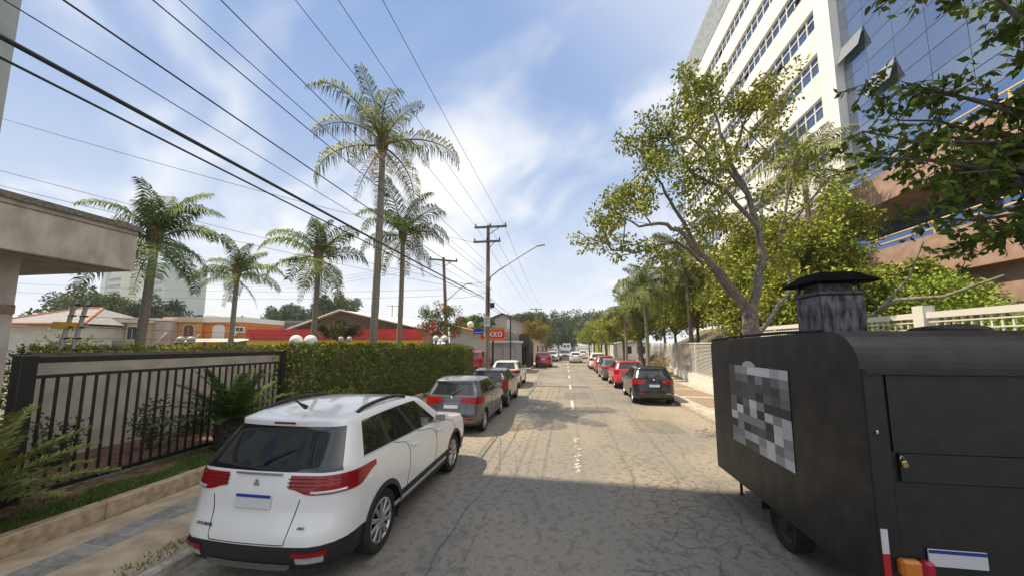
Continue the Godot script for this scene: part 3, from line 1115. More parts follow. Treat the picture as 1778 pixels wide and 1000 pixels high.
	setting("garden_bank", mb, mottled("bank soil", Color(.09, .07, .04), Color(.19, .16, .09), 2.0, 0.95, 0.03, 0.6))
# ---------------------------------------------------------------- buildings
const ROW_TURN := 0.15294

# a point of the row frame: lateral x across the view, distance ahead
func rowpos(lat: float, fwd: float, y := 0.0) -> Vector3:
	return V(-sin(ROW_TURN) * fwd + cos(ROW_TURN) * lat, y, -cos(ROW_TURN) * fwd - sin(ROW_TURN) * lat)

func part(called: String, parent: Node, m: Material, a: Vector3, b: Vector3) -> MeshInstance3D:
	var mb := Mb.new()
	mb.span(a, b)
	return obj(called, mb, m, parent)

func office_tower() -> void:
	var t := thing("office_tower", "white office tower with ribbon windows and blue glass curtain wall", "building", V(19, 0, -25.4))
	# local: x grows away from the street, z=0 at the corner with the glass wall, -z away down the street
	var white := mottled("tower white", Color(.74, .725, .70), Color(.84, .83, .81), 9.0, 0.7, 0.02, 0.07, Vector3(1, .22, 1))
	var grey := mottled("tower grey", Color(.22, .24, .26), Color(.33, .35, .37), 4.0, 0.6, 0.02, 0.12)
	var frame := mat("window frame white", .74, .74, .73, 0.5)
	var zl := -30.2
	part("core", t, mat("tower core", .5, .5, .48), V(.5, 0, zl), V(22, 45.4, -.3))
	part("roof_storey", t, grey, V(-.05, 41.1, zl - .15), V(.5, 45.6, -0.02))
	part("corner_pier", t, white, V(0, 0, -1.55), V(.5, 41.1, 0))
	part("end_pier", t, white, V(0, 0, zl), V(.5, 41.1, zl + .9))
	var panes := [mat("pane a", .055, .10, .21, .06, .35), mat("pane b", .075, .13, .26, .06, .35), mat("pane c", .04, .075, .16, .06, .35)]
	var meshes := []
	for m in panes:
		var mb := Mb.new()
		mb.span(V(-.01, -.5, -.5), V(.01, .5, .5))
		meshes.append(mb.mesh(m))
	var y_top := 38.5
	var last := 41.1
	for k in 10:
		var y1 := y_top - k * 3.57
		part("spandrel", t, white, V(0, y1, zl + .9), V(.5, last, -1.55))
		last = y1 - 1.62
		var fr := Mb.new()
		var n := 27
		var wz := (-1.55 - (zl + .9)) / n
		for i in n + 1:
			var zz := zl + .9 + i * wz
			fr.span(V(.16, last, zz - .05), V(.30, y1, zz + .05))
		fr.span(V(.17, y1 - .62, zl + .9), V(.29, y1 - .54, -1.55))
		fr.span(V(.15, last - .002, zl + .9), V(.31, last + .07, -1.55))
		fr.span(V(.15, y1 - .06, zl + .9), V(.31, y1 + .002, -1.55))
		var band := obj("window_band", fr, frame, t)
		for i in n:
			if k < 8:
				var zc := zl + .9 + (i + .5) * wz
				var lower := Transform3D(Basis.from_scale(V(1, .95, wz - .1)), V(.25, last + .54, zc))
				if rng.randf() < .06:
					lower = Transform3D(Basis(Vector3.BACK, -.45) * Basis.from_scale(V(1, .95, wz - .1)), V(.02, last + .62, zc))
				put("pane", meshes[rng.randi() % 3], band, lower)
				if i % 1 == 0 and k < 6: put("pane", meshes[rng.randi() % 3], band, Transform3D(Basis.from_scale(V(1, .5, wz - .1)), V(.25, y1 - .3, zc)))
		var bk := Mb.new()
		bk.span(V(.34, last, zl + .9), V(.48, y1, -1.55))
		obj("dark_backing", bk, mat("pane back", .03, .05, .09, .3), band)  # dark sheet standing in for the room interior behind the panes
	part("base_wall", t, white, V(0, 0, zl + .9), V(.5, last, -1.55))
	# glass curtain wall towards the viewer
	var sky_glass := [mat("curtain a", .30, .36, .46, .04, .85), mat("curtain b", .27, .33, .44, .04, .85), mat("curtain c", .33, .38, .46, .05, .85)]
	var gm := []
	for m in sky_glass:
		var mb := Mb.new()
		mb.cbox(Vector3.ZERO, V(.03, 1.235, 1.735), .008)
		gm.append(mb.mesh(m))
	part("curtain_core", t, mat("curtain joint", .10, .14, .22, .5), V(.50, 0, .01), V(14, 41, 24))
	var grey_glass := mat("vent glass", .36, .38, .40, .12, .3)
	var vent := Mb.new()
	vent.cbox(V(0, -.62, 0), V(.04, 1.24, 1.735), .008)
	var vm := vent.mesh(grey_glass)
	var open := [[9, 0], [6, 1]]
	for j in 23:
		for i in 13:
			var p := V(.44, 11.0 + j * 1.26, .92 + i * 1.76)
			var is_open := false
			for o in open:
				if o[0] == j and o[1] == i: is_open = true
			if is_open:
				put("open_pane", vm, t, Transform3D(Basis(Vector3.BACK, -.3), p + V(-.05, .62, 0)))
			else:
				put("glass_panel", gm[0 if rng.randf() < .6 else 1 + rng.randi() % 2], t, Transform3D(Basis.IDENTITY, p))
	part("pier_edge", t, white, V(-.12, 0, -.02), V(.44, 41, .02))

func terraces() -> void:
	var t := thing("terraced_annex", "pink rendered terraces with cream tube railings before the glass tower", "building", V(15, 0, 0))
	var pink := mottled("pink render", Color(.34, .225, .18), Color(.44, .305, .25), 3.0, 0.9, 0.02, 0.12)
	var cream := mat("cream rail", .66, .50, .27, 0.45)
	var glass := mat("annex glass", .14, .25, .48, .06, .7)
	for lv in [[5.3, 6.95, 7.5], [9.15, 10.55, 11.1]]:
		part("parapet", t, pink, V(0, lv[0], -25.2), V(.25, lv[1], 2))
		part("slab", t, pink, V(.25, lv[0], -25.2), V(4.2, lv[0] + .3, 2))
		part("shop_glazing", t, glass, V(2.6, lv[0] + .3, -25.2), V(2.7, lv[0] + 3.85, 2))
		for h in [lv[2], lv[2] - .3]:
			var rl := Mb.new()
			rl.tube([V(.12, h, -25.2), V(.12, h, 2)], [.045], 8)
			obj("rail", rl, cream, t)
		for k in 10:
			var pm := Mb.new()
			pm.tube([V(.12, lv[1], -25 + k * 2.9), V(.12, lv[2], -25 + k * 2.9)], [.04], 6)
			obj("rail_post", pm, cream, t)
	part("base_wall", t, pink, V(.4, 0, -25.2), V(.7, 5.3, 2))

func shade_tower() -> void:
	var t := thing("apartment_tower", "tall grey apartment tower rising behind the entrance canopy", "building", V(-16.45, 0, -7.2))
	var grey := mottled("tower render", Color(.30, .33, .33), Color(.37, .40, .40), 5.0, 0.85, 0.015, 0.08)
	part("wall", t, grey, V(-16, 0, 0), V(0, 42, 26))
	part("parapet", t, grey, V(-16.1, 42, -.1), V(.1, 43, 26.1))
	for k in 12:
		for i in 6:
			var w := part("window", t, mat("pane b", .075, .13, .26, .06, .35), V(-.02, 4.2 + k * 3.1, 2.2 + i * 3.9), V(.02, 5.6 + k * 3.1, 3.9 + i * 3.9))
			part("sill", w, mat("sill", .5, .5, .48), V(-.02, 4.12 + k * 3.1, 2.1 + i * 3.9), V(.08, 4.198 + k * 3.1, 4.0 + i * 3.9))

func canopy() -> void:
	var t := thing("entrance_canopy", "beige concrete gatehouse canopy with stained fascia on a pillar", "canopy", V(-8.5, 0, -5.55))
	var con := mottled("canopy render", Color(.40, .36, .31), Color(.55, .51, .45), 2.0, 0.85, 0.025, 0.14, Vector3(1, .5, 1))
	var dark := mottled("canopy cap", Color(.13, .12, .10), Color(.26, .24, .20), 0.8, 0.9, 0.05, 0.5)
	part("roof_slab", t, con, V(-9, 3.90, .0), V(0, 4.70, 11))
	part("coping", t, dark, V(-9, 4.70, -.04), V(.05, 4.80, 11))
	part("drip_groove", t, dark, V(-.1, 3.885, .06), V(.004, 3.91, 11))
	part("string_line", t, dark, V(-.1, 4.61, -.004), V(.012, 4.628, 11))
	var pil := part("pillar", t, con, V(-1.35, 0, 1.2), V(-.5, 3.9, 2.6))
	part("pillar_band", pil, mottled("pillar band", Color(.20, .14, .10), Color(.28, .2, .15), .8), V(-1.36, 2.95, 1.19), V(-.488, 3.1, 2.61))

func garden_wall() -> void:
	var t := thing("garden_wall", "plain beige rendered wall behind the black railing", "wall", V(-9.7, 0, -8.5))
	var m := mottled("wall render", Color(.43, .375, .315), Color(.54, .48, .41), 2.6, 0.9, 0.02, 0.14)
	part("wall", t, m, V(-.12, 0, -6.0), V(.12, 2.24, 3.6))
	part("coping", t, mottled("canopy cap", Color.BLACK, Color.BLACK, 1), V(-.16, 2.24, -6.0), V(.16, 2.29, 3.6))
	var top := Mb.new()
	top.tinted = true
	for k in 4200:
		top.col = tint(Color(.14, .17, .03), Color(.34, .33, .07), .3)
		var d := (rdir() + Vector3.UP * .5).normalized()
		var s := ru(.05, .09)
		top.leaf(V(ru(-.3, .25), 2.29 + ru(0, .13), ru(-6.0, 3.6)), d, d.cross(rdir()).normalized(), s, s * .55)
	var hd := thing("wall_top_planting", "yellow-green creeper growing along the beige wall top", "creeper", V(-9.7, 0, -8.5))
	var fo := obj("foliage", top, leafy(), hd)
	fo.set_meta("kind", "stuff")

func railing() -> void:
	var t := thing("metal_railing", "black metal picket railing with square posts before the beige wall", "fence", V(-7.5, .25, -8.3))
	var black := mat("black metal", .012, .012, .013, 0.42)
	var pk := Mb.new()
	pk.cbox(V(0, .87, 0), V(.032, 1.74, .032), .004)
	var pm := pk.mesh(black)
	for sp in [[0.0, 4.4], [4.75, 8.6]]:
		for r in [[1.98, .09], [1.74, .05], [.12, .06]]:
			var rm := Mb.new()
			rm.cbox(V(0, r[0], (sp[0] + sp[1]) * .5), V(.05, r[1], sp[1] - sp[0]), .006)
			obj("rail", rm, black, t)
		var n := int((sp[1] - sp[0]) / .145)
		for k in n:
			put("picket", pm, t, Transform3D(Basis.IDENTITY, V(0, 0, sp[0] + .1 + k * .145)))
	for z in [0.0, 4.5, 8.7]:
		var po := Mb.new()
		po.cbox(V(0, .95, z), V(.17 if z > 1 else .1, 2.2, .17 if z > 1 else .1), .01)
		obj("post", po, black, t)
	var gate := Mb.new()
	gate.cbox(V(0, .0, 4.3), V(.12, .16, 8.6), .01)
	obj("plinth", gate, mottled("plinth", Color(.10, .085, .07), Color(.2, .17, .13), 1.0), t)
	# security wire posts on the wall behind
	for k in 2:
		var e := thing("wire_post", ["pale slanted security wire post carrying a yellow warning plate", "pale slanted security wire post without a plate beside the yellow one"][1 - k], "wire post", V(-9.6, 2.2, -5.25 - (1 - k) * .17))
		var em := Mb.new()
		em.tube([V(0, 0, 0), V(0, 1.15, -.16)], [.035], 8)
		obj("post", em, mat("pale paint", .48, .47, .43, .6), e)
		for q in 5:
			var im := Mb.new()
			im.tube([V(-.06, .15 + q * .22, -.02 - q * .03), V(.12, .15 + q * .22, -.02 - q * .03)], [.018], 6)
			obj("insulator", im, black, e)
		if k == 1:
			var sg := Mb.new()
			sg.cbox(V(.05, .62, -.02), V(.012, .13, .34), .004)
			obj("warning_plate", sg, mat("warning yellow", .62, .36, .03, .5), e)
	for q in 4:
		var w := Mb.new()
		var pts := []
		for i in 9: pts.append(V(-9.55, 2.36 + q * .22 - sin(PI * i / 8.0) * .02, -5.3 - q * .03 - i * 1.05))
		w.tube(pts, [.004], 4)
		tag(obj("security_wire", w, mat("wire", .03, .03, .03, .5)), ["lowest thin security wire above the beige wall", "second thin security wire above the beige wall", "third thin security wire above the beige wall", "topmost thin security wire above the beige wall"][q], "wire", "security wires above the wall")

func house_window(parent: Node, x: float, y: float, w: float, h: float, z: float, arch: bool, glass: Material, frame: Material) -> void:
	var poly := PackedVector2Array()
	poly.append(Vector2(-w, -h)); poly.append(Vector2(w, -h))
	if arch:
		for k in 9: poly.append(Vector2(cos(PI * k / 8) * w, h - w * .5 + sin(PI * k / 8) * w * .6))
	else:
		poly.append(Vector2(w, h)); poly.append(Vector2(-w, h))
	var f := Mb.new()
	var big := PackedVector2Array()
	for p in poly: big.append(p * Vector2(1.0 + .12 / w, 1.0 + .12 / h))
	f.prism(big, z - .02, z + .05, Transform3D(Basis.IDENTITY, V(x, y, 0)))
	var fo := obj("window", f, frame, parent)
	var g := Mb.new()
	g.prism(poly, z + .03, z + .07, Transform3D(Basis.IDENTITY, V(x, y, 0)))
	obj("pane", g, glass, fo)
	var b := Mb.new()
	b.span(V(x - .02, y - h, z + .07), V(x + .02, y + h * .7, z + .085))
	obj("mullion", b, frame, fo)

func bracket(parent: Node, x: float, y: float, s: float, m: Material) -> void:
	var pts := []
	for k in 8: pts.append(V(x + s * (1 - cos(PI / 2 * k / 7.0)) * .9, y - s + sin(PI / 2 * k / 7.0) * 0.0 + s * pow(k / 7.0, 2.0), .2))
	var mb := Mb.new()
	mb.tube(pts, [.09], 6)
	obj("curved_bracket", mb, m, parent)

func houses() -> void:
	var white := mat("house white", .70, .69, .66, .7)
	var dark := mat("house pane", .05, .05, .06, .2)
	var pale := mat("pale shutter", .62, .62, .60, .6)
	# beige house: lateral -42.4..-35.9 at 34 m
	var h := thing("beige_house", "beige single-storey house with flat parapet and arched white window", "house", rowpos(-39.2, 34), ROW_TURN)
	part("wall", h, mottled("beige wall", Color(.46, .36, .25), Color(.55, .45, .33), 4.0, .9, .02, .1), V(-3.2, 0, -6), V(3.2, 4.6, 0))
	part("parapet", h, mottled("beige parapet", Color(.55, .47, .36), Color(.64, .56, .45), 3.0), V(-3.4, 4.6, -6), V(3.4, 5.1, .25))
	house_window(h, -.7, 3.7, .55, .6, 0, true, pale, white)
	house_window(h, 1.9, 3.6, .45, .6, 0, false, dark, white)
	bracket(h, -.1, 3.7, .7, white)
	bracket(h, 2.7, 3.7, .7, white)
	var hb := thing("plain_house", "plain pinkish house wall between the beige and orange houses", "house", rowpos(-35.4, 34.6), ROW_TURN)
	part("wall", hb, mottled("pink wall", Color(.44, .35, .30), Color(.52, .43, .38), 4.0, .9, .02, .08), V(-1.25, 0, -6), V(1.2, 4.85, 0))
	part("coping", hb, white, V(-1.25, 4.85, -6), V(1.2, 4.98, .06))
	bracket(hb, .3, 3.6, .8, white)
	# yellow-orange house
	h = thing("yellow_house", "yellow-orange house with brown arched window and tan parapet", "house", rowpos(-33.5, 35.3), ROW_TURN)
	part("wall", h, mottled("amber wall", Color(.56, .27, .07), Color(.64, .33, .10), 4.0, .9, .02, .08), V(-1.3, 0, -6), V(1.7, 4.75, 0))
	part("parapet", h, mottled("tan parapet", Color(.56, .42, .30), Color(.64, .5, .38), 3.0), V(-2.0, 4.75, -6), V(1.7, 5.25, .3))
	house_window(h, .5, 3.85, .5, .55, 0, true, mat("brown shutter", .13, .045, .025, .6), mottled("tan parapet", Color.BLACK, Color.BLACK, 1))
	bracket(h, -1.9, 3.6, .8, white)
	bracket(h, 1.2, 3.5, .6, white)
	part("low_wall", h, mottled("orange wall", Color(.55, .17, .035), Color(.62, .22, .05), 4.0, .9, .02, .08), V(-2.0, 0, .1), V(-.9, 3.2, .6))
	# orange house
	h = thing("orange_house", "bright orange house with white parapet, arched white window and oval window", "house", rowpos(-29.9, 35.6), ROW_TURN)
	part("wall", h, mottled("orange wall", Color.BLACK, Color.BLACK, 1), V(-1.9, 0, -6), V(2.4, 4.75, 0))
	part("pilaster", h, white, V(-2.4, 0, -6), V(-1.9, 4.75, .08))
	part("parapet", h, white, V(-2.4, 4.75, -6), V(2.45, 5.28, .3))
	house_window(h, -.3, 3.75, .5, .6, 0, true, pale, white)
	house_window(h, 1.85, 4.0, .38, .2, 0, false, dark, white)
	bracket(h, 1.2, 3.8, .7, white)
	for k in 2:
		var tk := thing("water_tank", ["round white water tank on the orange house roof", "low dark blue water tank beside the white one"][k], "water tank", rowpos([-33.2, -34.5][k], 38), ROW_TURN)
		tk.position.y = 5.2
		var tm := Mb.new()
		if k == 0: tm.lathe([Vector2(.62, 0), Vector2(.68, .15), Vector2(.66, .45), Vector2(.5, .62), Vector2(.001, .75)], 18)
		else: tm.lathe([Vector2(.5, 0), Vector2(.55, .2), Vector2(.55, .42), Vector2(.001, .5)], 18)
		obj("tank", tm, white if k == 0 else mat("tank blue", .02, .045, .13, .5), tk)
		var lid := Mb.new()
		lid.lathe([Vector2(.2, .0), Vector2(.2, .08), Vector2(.001, .1)], 12, Transform3D(Basis.IDENTITY, V(0, .68 if k == 0 else .46, 0)))
		obj("lid", lid, white if k == 0 else mat("tank blue", .02, .045, .13, .5), tk)
	# corrugated carport before the orange houses
	h = thing("carport", "pale corrugated carport roof before the orange houses", "carport", rowpos(-28.8, 33.5), ROW_TURN)
	var cr := Mb.new()
	for k in 30:
		var x0 := -2.9 + k * .2; var ya := 3.05 + (.03 if k % 2 else 0.0); var yb := 3.05 + (0.0 if k % 2 else .03)
		cr.quad(V(x0, ya - .35, 1.2), V(x0 + .2, yb - .35, 1.2), V(x0 + .2, yb, -1.4), V(x0, ya, -1.4))
	obj("roof_sheet", cr, mat("fibre sheet", .50, .48, .43, .8), h)
	for x in [-2.7, 0.0, 2.8]:
		part("post", h, mat("dark post", .07, .06, .05, .7), V(x - .06, 0, .9), V(x + .06, 2.75, 1.05))
	part("back_wall", h, mat("carport wall", .32, .30, .27, .9), V(-.6, 0, -1.5), V(2.9, 2.9, -1.4))
	# grey gate wall
	h = thing("grey_gate", "long pale grey metal gate between grey piers", "gate", rowpos(-30.2, 25.0), ROW_TURN)
	var sheet := mottled("grey sheet", Color(.40, .44, .50), Color(.48, .52, .58), 3.0, .6, .02, .06)
	for k in 8: part("board", h, sheet, V(-2.1, .2 + k * .31, -.03 - .01 * (k % 2)), V(1.5, .5 + k * .31, .03))
	part("pier", h, mat("pier grey", .18, .19, .20, .8), V(-3.0, 0, -.2), V(-2.1, 2.72, .15))
	part("pier", h, mat("pier grey", .18, .19, .20, .8), V(1.5, 0, -.2), V(1.9, 2.75, .15))
	# tile-roofed house
	h = thing("tiled_house", "low white house with grey hipped roof and orange tile ridges", "house", rowpos(-42.0, 31.0), ROW_TURN)
	part("wall", h, mottled("house wall", Color(.50, .47, .43), Color(.6, .57, .53), 4.0), V(-4.5, 0, -7), V(3.8, 4.15, 0))
	var roof := Mb.new()
	var e := [V(-5, 4.3, .6), V(4.2, 4.3, .6), V(4.2, 4.3, -7.6), V(-5, 4.3, -7.6)]
	var r0 := V(-1.2, 6.05, -3.5); var r1 := V(.8, 6.05, -3.5)
	roof.quad(e[0], e[1], r1, r0); roof.tri(e[1], e[2], r1); roof.quad(e[2], e[3], r0, r1); roof.tri(e[3], e[0], r0)
	var ro := obj("roof", roof, mottled("slate roof", Color(.21, .20, .21), Color(.30, .29, .30), 2.0), h)
	var tile := mottled("ridge tile", Color(.42, .15, .075), Color(.52, .22, .12), .6)
	for q in [[e[0], r0], [e[1], r1], [r0, r1], [e[0], e[1]]]:
		var rm := Mb.new()
		rm.tube([q[0], q[1]], [.13], 6)
		obj("ridge", rm, tile, ro)
	part("eave", h, tile, V(-4.7, 4.16, .05), V(4.0, 4.27, .5))
	# grey block behind
	h = thing("grey_block", "grey concrete block building with fibre-cement roof behind the red awning", "building", rowpos(-28.5, 42), ROW_TURN)
	part("wall", h, mottled("block grey", Color(.22, .23, .25), Color(.32, .33, .35), 3.0, .9, .02, .15), V(-3.9, 0, -5), V(4.0, 5.05, 0))
	part("roof", h, mat("fibre roof", .30, .29, .27, .9), V(-4.0, 5.05, -5.3), V(4.1, 5.35, .15))
	for k in 2: house_window(h, 1.4 + k * .9, 4.0, .28, .3, 0, false, dark, mat("frame grey", .35, .35, .35))
	# red and yellow shop awning
	h = thing("red_shop", "long shopfront with red fascia over a yellow band", "shop", rowpos(-15.3, 30), ROW_TURN)
	var rm2 := mottled("red fascia", Color(.62, .028, .035), Color(.72, .05, .05), 5.0, .5, .02, .05)
	for k in 8:
		part("fascia_panel", h, rm2, V(-7.65 + k * 1.91, 2.95, 0), V(-7.65 + k * 1.91 + 1.895, 3.78, .12))
		part("yellow_panel", h, mottled("yellow band", Color(.66, .36, .03), Color(.74, .42, .05), 5.0, .5, .02, .05), V(-7.65 + k * 1.91, 2.2, -.1), V(-7.65 + k * 1.91 + 1.895, 2.84, .03))
		var bm := Mb.new()
		bm.tube([V(-7.2 + k * 1.91, 3.3, .2), V(-7.0 + k * 1.91, 2.96, .3)], [.035], 5)
		obj("spot_arm", bm, mat("dark post", .07, .06, .05, .7), h)
	part("wall", h, mat("shop wall", .30, .22, .16), V(-7.6, 0, -4), V(7.6, 3.6, -.12))
	# brown gabled hall with white roof
	h = thing("gabled_hall", "brown gabled hall with wide white roof behind the red shopfront", "building", rowpos(-16.9, 35), ROW_TURN)
	var gm := Mb.new()
	gm.prism(PackedVector2Array([Vector2(-5.3, 0), Vector2(8.6, 0), Vector2(8.6, 3.8), Vector2(-.4, 5.85), Vector2(-5.3, 4.0)]), -.2, 0)
	obj("gable", gm, mottled("hall brown", Color(.10, .07, .055), Color(.16, .115, .09), 2.0), h)
	var wr := Mb.new()
	wr.quad(V(-.4, 5.92, .5), V(9.2, 3.75, .5), V(12.5, 3.75, -16), V(2.5, 6.1, -16))
	wr.quad(V(-.4, 5.92, .5), V(2.5, 6.1, -16), V(-2.5, 3.9, -16), V(-5.9, 3.85, .5))
	obj("roof", wr, mottled("white roof", Color(.72, .72, .71), Color(.8, .8, .79), 4.0, .6), h)
	for q in [[V(-.4, 5.9, .52), V(9.2, 3.73, .52)], [V(-.4, 5.9, .52), V(-5.9, 3.83, .52)]]:
		var tm := Mb.new()
		tm.tube([q[0], q[1]], [.09], 6)
		obj("verge", tm, mat("verge", .55, .54, .52), h)
	# tv aerial
	h = thing("tv_aerial", "thin rooftop television aerial on the white hall roof", "aerial", rowpos(-13.6, 39, 4.0), ROW_TURN)
	var am := Mb.new()
	am.tube([V(0, 0, 0), V(0, 2.9, 0)], [.03], 6)
	obj("mast", am, mat("wire", .03, .03, .03, .5), h)
	am = Mb.new()
	am.tube([V(-.7, 2.8, 0), V(.7, 2.8, 0)], [.022], 5)
	for k in 5: am.tube([V(-.6 + k * .3, 2.8, -.3), V(-.6 + k * .3, 2.8, .3)], [.012], 4)
	obj("antenna", am, mat("wire", .03, .03, .03, .5), h)
	# far apartment blocks
	for k in 2:
		h = thing("apartment_block", ["pale green-grey apartment block with rows of small windows", "farther cream apartment block partly behind trees"][k], "building", rowpos([-148.0, -176.0][k], [140, 150][k]), ROW_TURN - .35)
		var wd: float = [9.5, 9.0][k]; var ht: float = [33.0, 33.5][k]
		part("wall", h, [mat("block pale", .44, .49, .48, .9), mat("block cream", .55, .56, .51, .9)][k], V(-wd, 0, -14), V(wd, ht, 0))
		part("side_stair", h, mat("block light", .60, .63, .60, .9), V(-wd - .05, 0, -10), V(-wd + 4, ht + 2.2, .25))
		part("roof_house", h, mat("block teal", .30, .40, .41, .9), V(-wd * .3, ht, -9), V(wd * .35, ht + 3.4, -2))
		for r in 8:
			for c in 5:
				var w := part("window", h, mat("far pane", .13, .16, .19, .3), V(-wd + 6.0 + c * (wd * 2 - 8) / 5.0, ht - 3.2 - r * 2.9, -.1), V(-wd + 7.3 + c * (wd * 2 - 8) / 5.0, ht - 2.0 - r * 2.9, .08))

# shops and small buildings along the left side beyond the hedge
func shops() -> void:
	var h := thing("grey_green_shop", "pale grey-green lean-to shop with sloping orange-edged roof beside the hedge", "shop", V(-8.2, .13, -33.2))
	var wall := mottled("sage wall", Color(.36, .40, .37), Color(.44, .48, .45), 3.0, .9, .02, .08)
	var mb := Mb.new()
	mb.prism(PackedVector2Array([Vector2(-3.2, 0), Vector2(2.0, 0), Vector2(2.0, 2.85), Vector2(-3.2, 4.1)]), -3, 0)
	obj("wall", mb, wall, h)
	mb = Mb.new()
	mb.prism(PackedVector2Array([Vector2(-3.4, 4.15), Vector2(2.2, 2.8), Vector2(2.2, 3.0), Vector2(-3.4, 4.38)]), -3.2, .35)
	obj("roof", mb, mottled("ridge tile", Color.BLACK, Color.BLACK, 1), h)
	var bl := Mb.new()
	bl.ball(V(-1.2, 4.3, -.4), V(.36, .36, .36), 12, 8)
	obj("roof_tank", bl, mat("house white", .70, .69, .66, .7), h)
	h = thing("grey_kiosk", "grey shop kiosk with roller shutters under the red sign", "shop", V(-5.4, .13, -30.2))
	part("wall", h, mottled("kiosk grey", Color(.27, .29, .30), Color(.36, .38, .385), 3.0), V(-1.2, 0, -4), V(1.1, 2.5, 0))
	part("roof", h, mat("house white", .70, .69, .66, .7), V(-1.3, 2.5, -4), V(1.25, 2.68, .3))
	for k in 2:
		var sh := part("shutter", h, mat("shutter", .42, .43, .43, .5, .3), V(-1.05 + k * 1.05, .05, 0), V(-.15 + k * 1.05, 2.1, .05))
		for q in 10: part("slat", sh, mat("shutter", .42, .43, .43, .5, .3), V(-1.03 + k * 1.05, .1 + q * .2, .05), V(-.17 + k * 1.05, .22 + q * .2, .075))
	h = thing("dark_shopfront", "dark brown timber shopfront with grey fascia beyond the kiosk", "shop", V(-4.9, .13, -35.4))
	part("wall", h, mat("dark timber", .035, .026, .022, .8), V(-2, 0, -5), V(1.2, 2.6, 0))
	part("fascia", h, mat("fascia grey", .24, .27, .30, .7), V(-1.0, 2.2, 0), V(.2, 3.5, .2))
	part("brown_box", h, mat("fascia brown", .07, .045, .04, .8), V(.2, 2.2, -1), V(1.2, 3.4, .15))
	for k in 3: part("door_panel", h, mat("dark pane", .02, .02, .025, .2), V(-1.7 + k * .95, .05, 0), V(-.95 + k * .95, 2.1, .04))
	h = thing("gabled_shop", "small pale house with dark gabled roof behind the shops", "house", V(-9.5, 0, -52))
	mb = Mb.new()
	mb.prism(PackedVector2Array([Vector2(-4, 0), Vector2(4, 0), Vector2(4, 5.4), Vector2(0, 7.0), Vector2(-4, 5.4)]), -6, 0)
	obj("wall", mb, mat("block pale", .44, .49, .48, .9), h)
	mb = Mb.new()
	mb.prism(PackedVector2Array([Vector2(-4.5, 5.2), Vector2(0, 7.05), Vector2(4.5, 5.2), Vector2(4.5, 5.45), Vector2(0, 7.3), Vector2(-4.5, 5.45)]), -6.3, .4)
	obj("roof", mb, mat("dark roof", .09, .08, .075, .9), h)
	# buildings farther along both sides
	for k in 4:
		h = thing("roadside_house", ["low orange-roofed house beyond the dark shopfront", "second low tiled house on the left down the street", "white-walled roadside building behind the right-hand palms", "low roadside wall and house with green gate on the right"][k], "house", [V(-7.5, 0, -47), V(-7.8, 0, -62), V(10.5, 0, -56), V(9.5, 0, -78)][k])
		var sz: Vector3 = [V(7, 3.0, 8), V(7, 3.2, 10), V(5, 2.6, 14), V(5, 2.6, 14)][k]
		part("wall", h, [mat("wall cream", .56, .50, .40), mat("wall grey", .40, .40, .38), mat("house white", .70, .69, .66, .7), mat("wall cream", .56, .50, .40)][k], V(-sz.x * .5, 0, -sz.z), V(sz.x * .5, sz.y, 0))
		mb = Mb.new()
		mb.prism(PackedVector2Array([Vector2(-sz.x * .55, sz.y), Vector2(sz.x * .55, sz.y), Vector2(0, sz.y + (1.3 if k < 2 else .5))]), -sz.z - .3, .4)
		obj("roof", mb, mottled("ridge tile", Color.BLACK, Color.BLACK, 1) if k < 2 else mat("fibre roof", .30, .29, .27, .9), h)
		var sx := sz.x * .5 * (1 if k < 2 else -1)
		part("door", h, [mat("dark timber", .035, .026, .022, .8), mat("dark timber", .035, .026, .022, .8), mat("gate blue", .04, .07, .2, .6), mat("gate green", .14, .26, .03, .6)][k], V(sx - .04, 0, -sz.z * .6), V(sx + .04, 2.3, -sz.z * .3))
		for q in 2: part("window", h, mat("dark pane", .02, .02, .025, .2), V(-1.6 + q * 2, 1.1, 0), V(-.4 + q * 2, 2.2, .05))
	# boundary wall with green panel on the right far side
	h = thing("boundary_wall", "pale boundary wall with lime green painted stretch by the far trees", "wall", V(6.6, .13, -50))
	for k in 6:
		part("panel", h, mat("lime wall", .27, .36, .03, .8) if k in [3, 4] else mat("pale wall", .55, .52, .46, .9), V(-.1 - k * .1, 0, -4 - k * 6), V(.1 - k * .1, 2.3, 1.95 - k * 6))

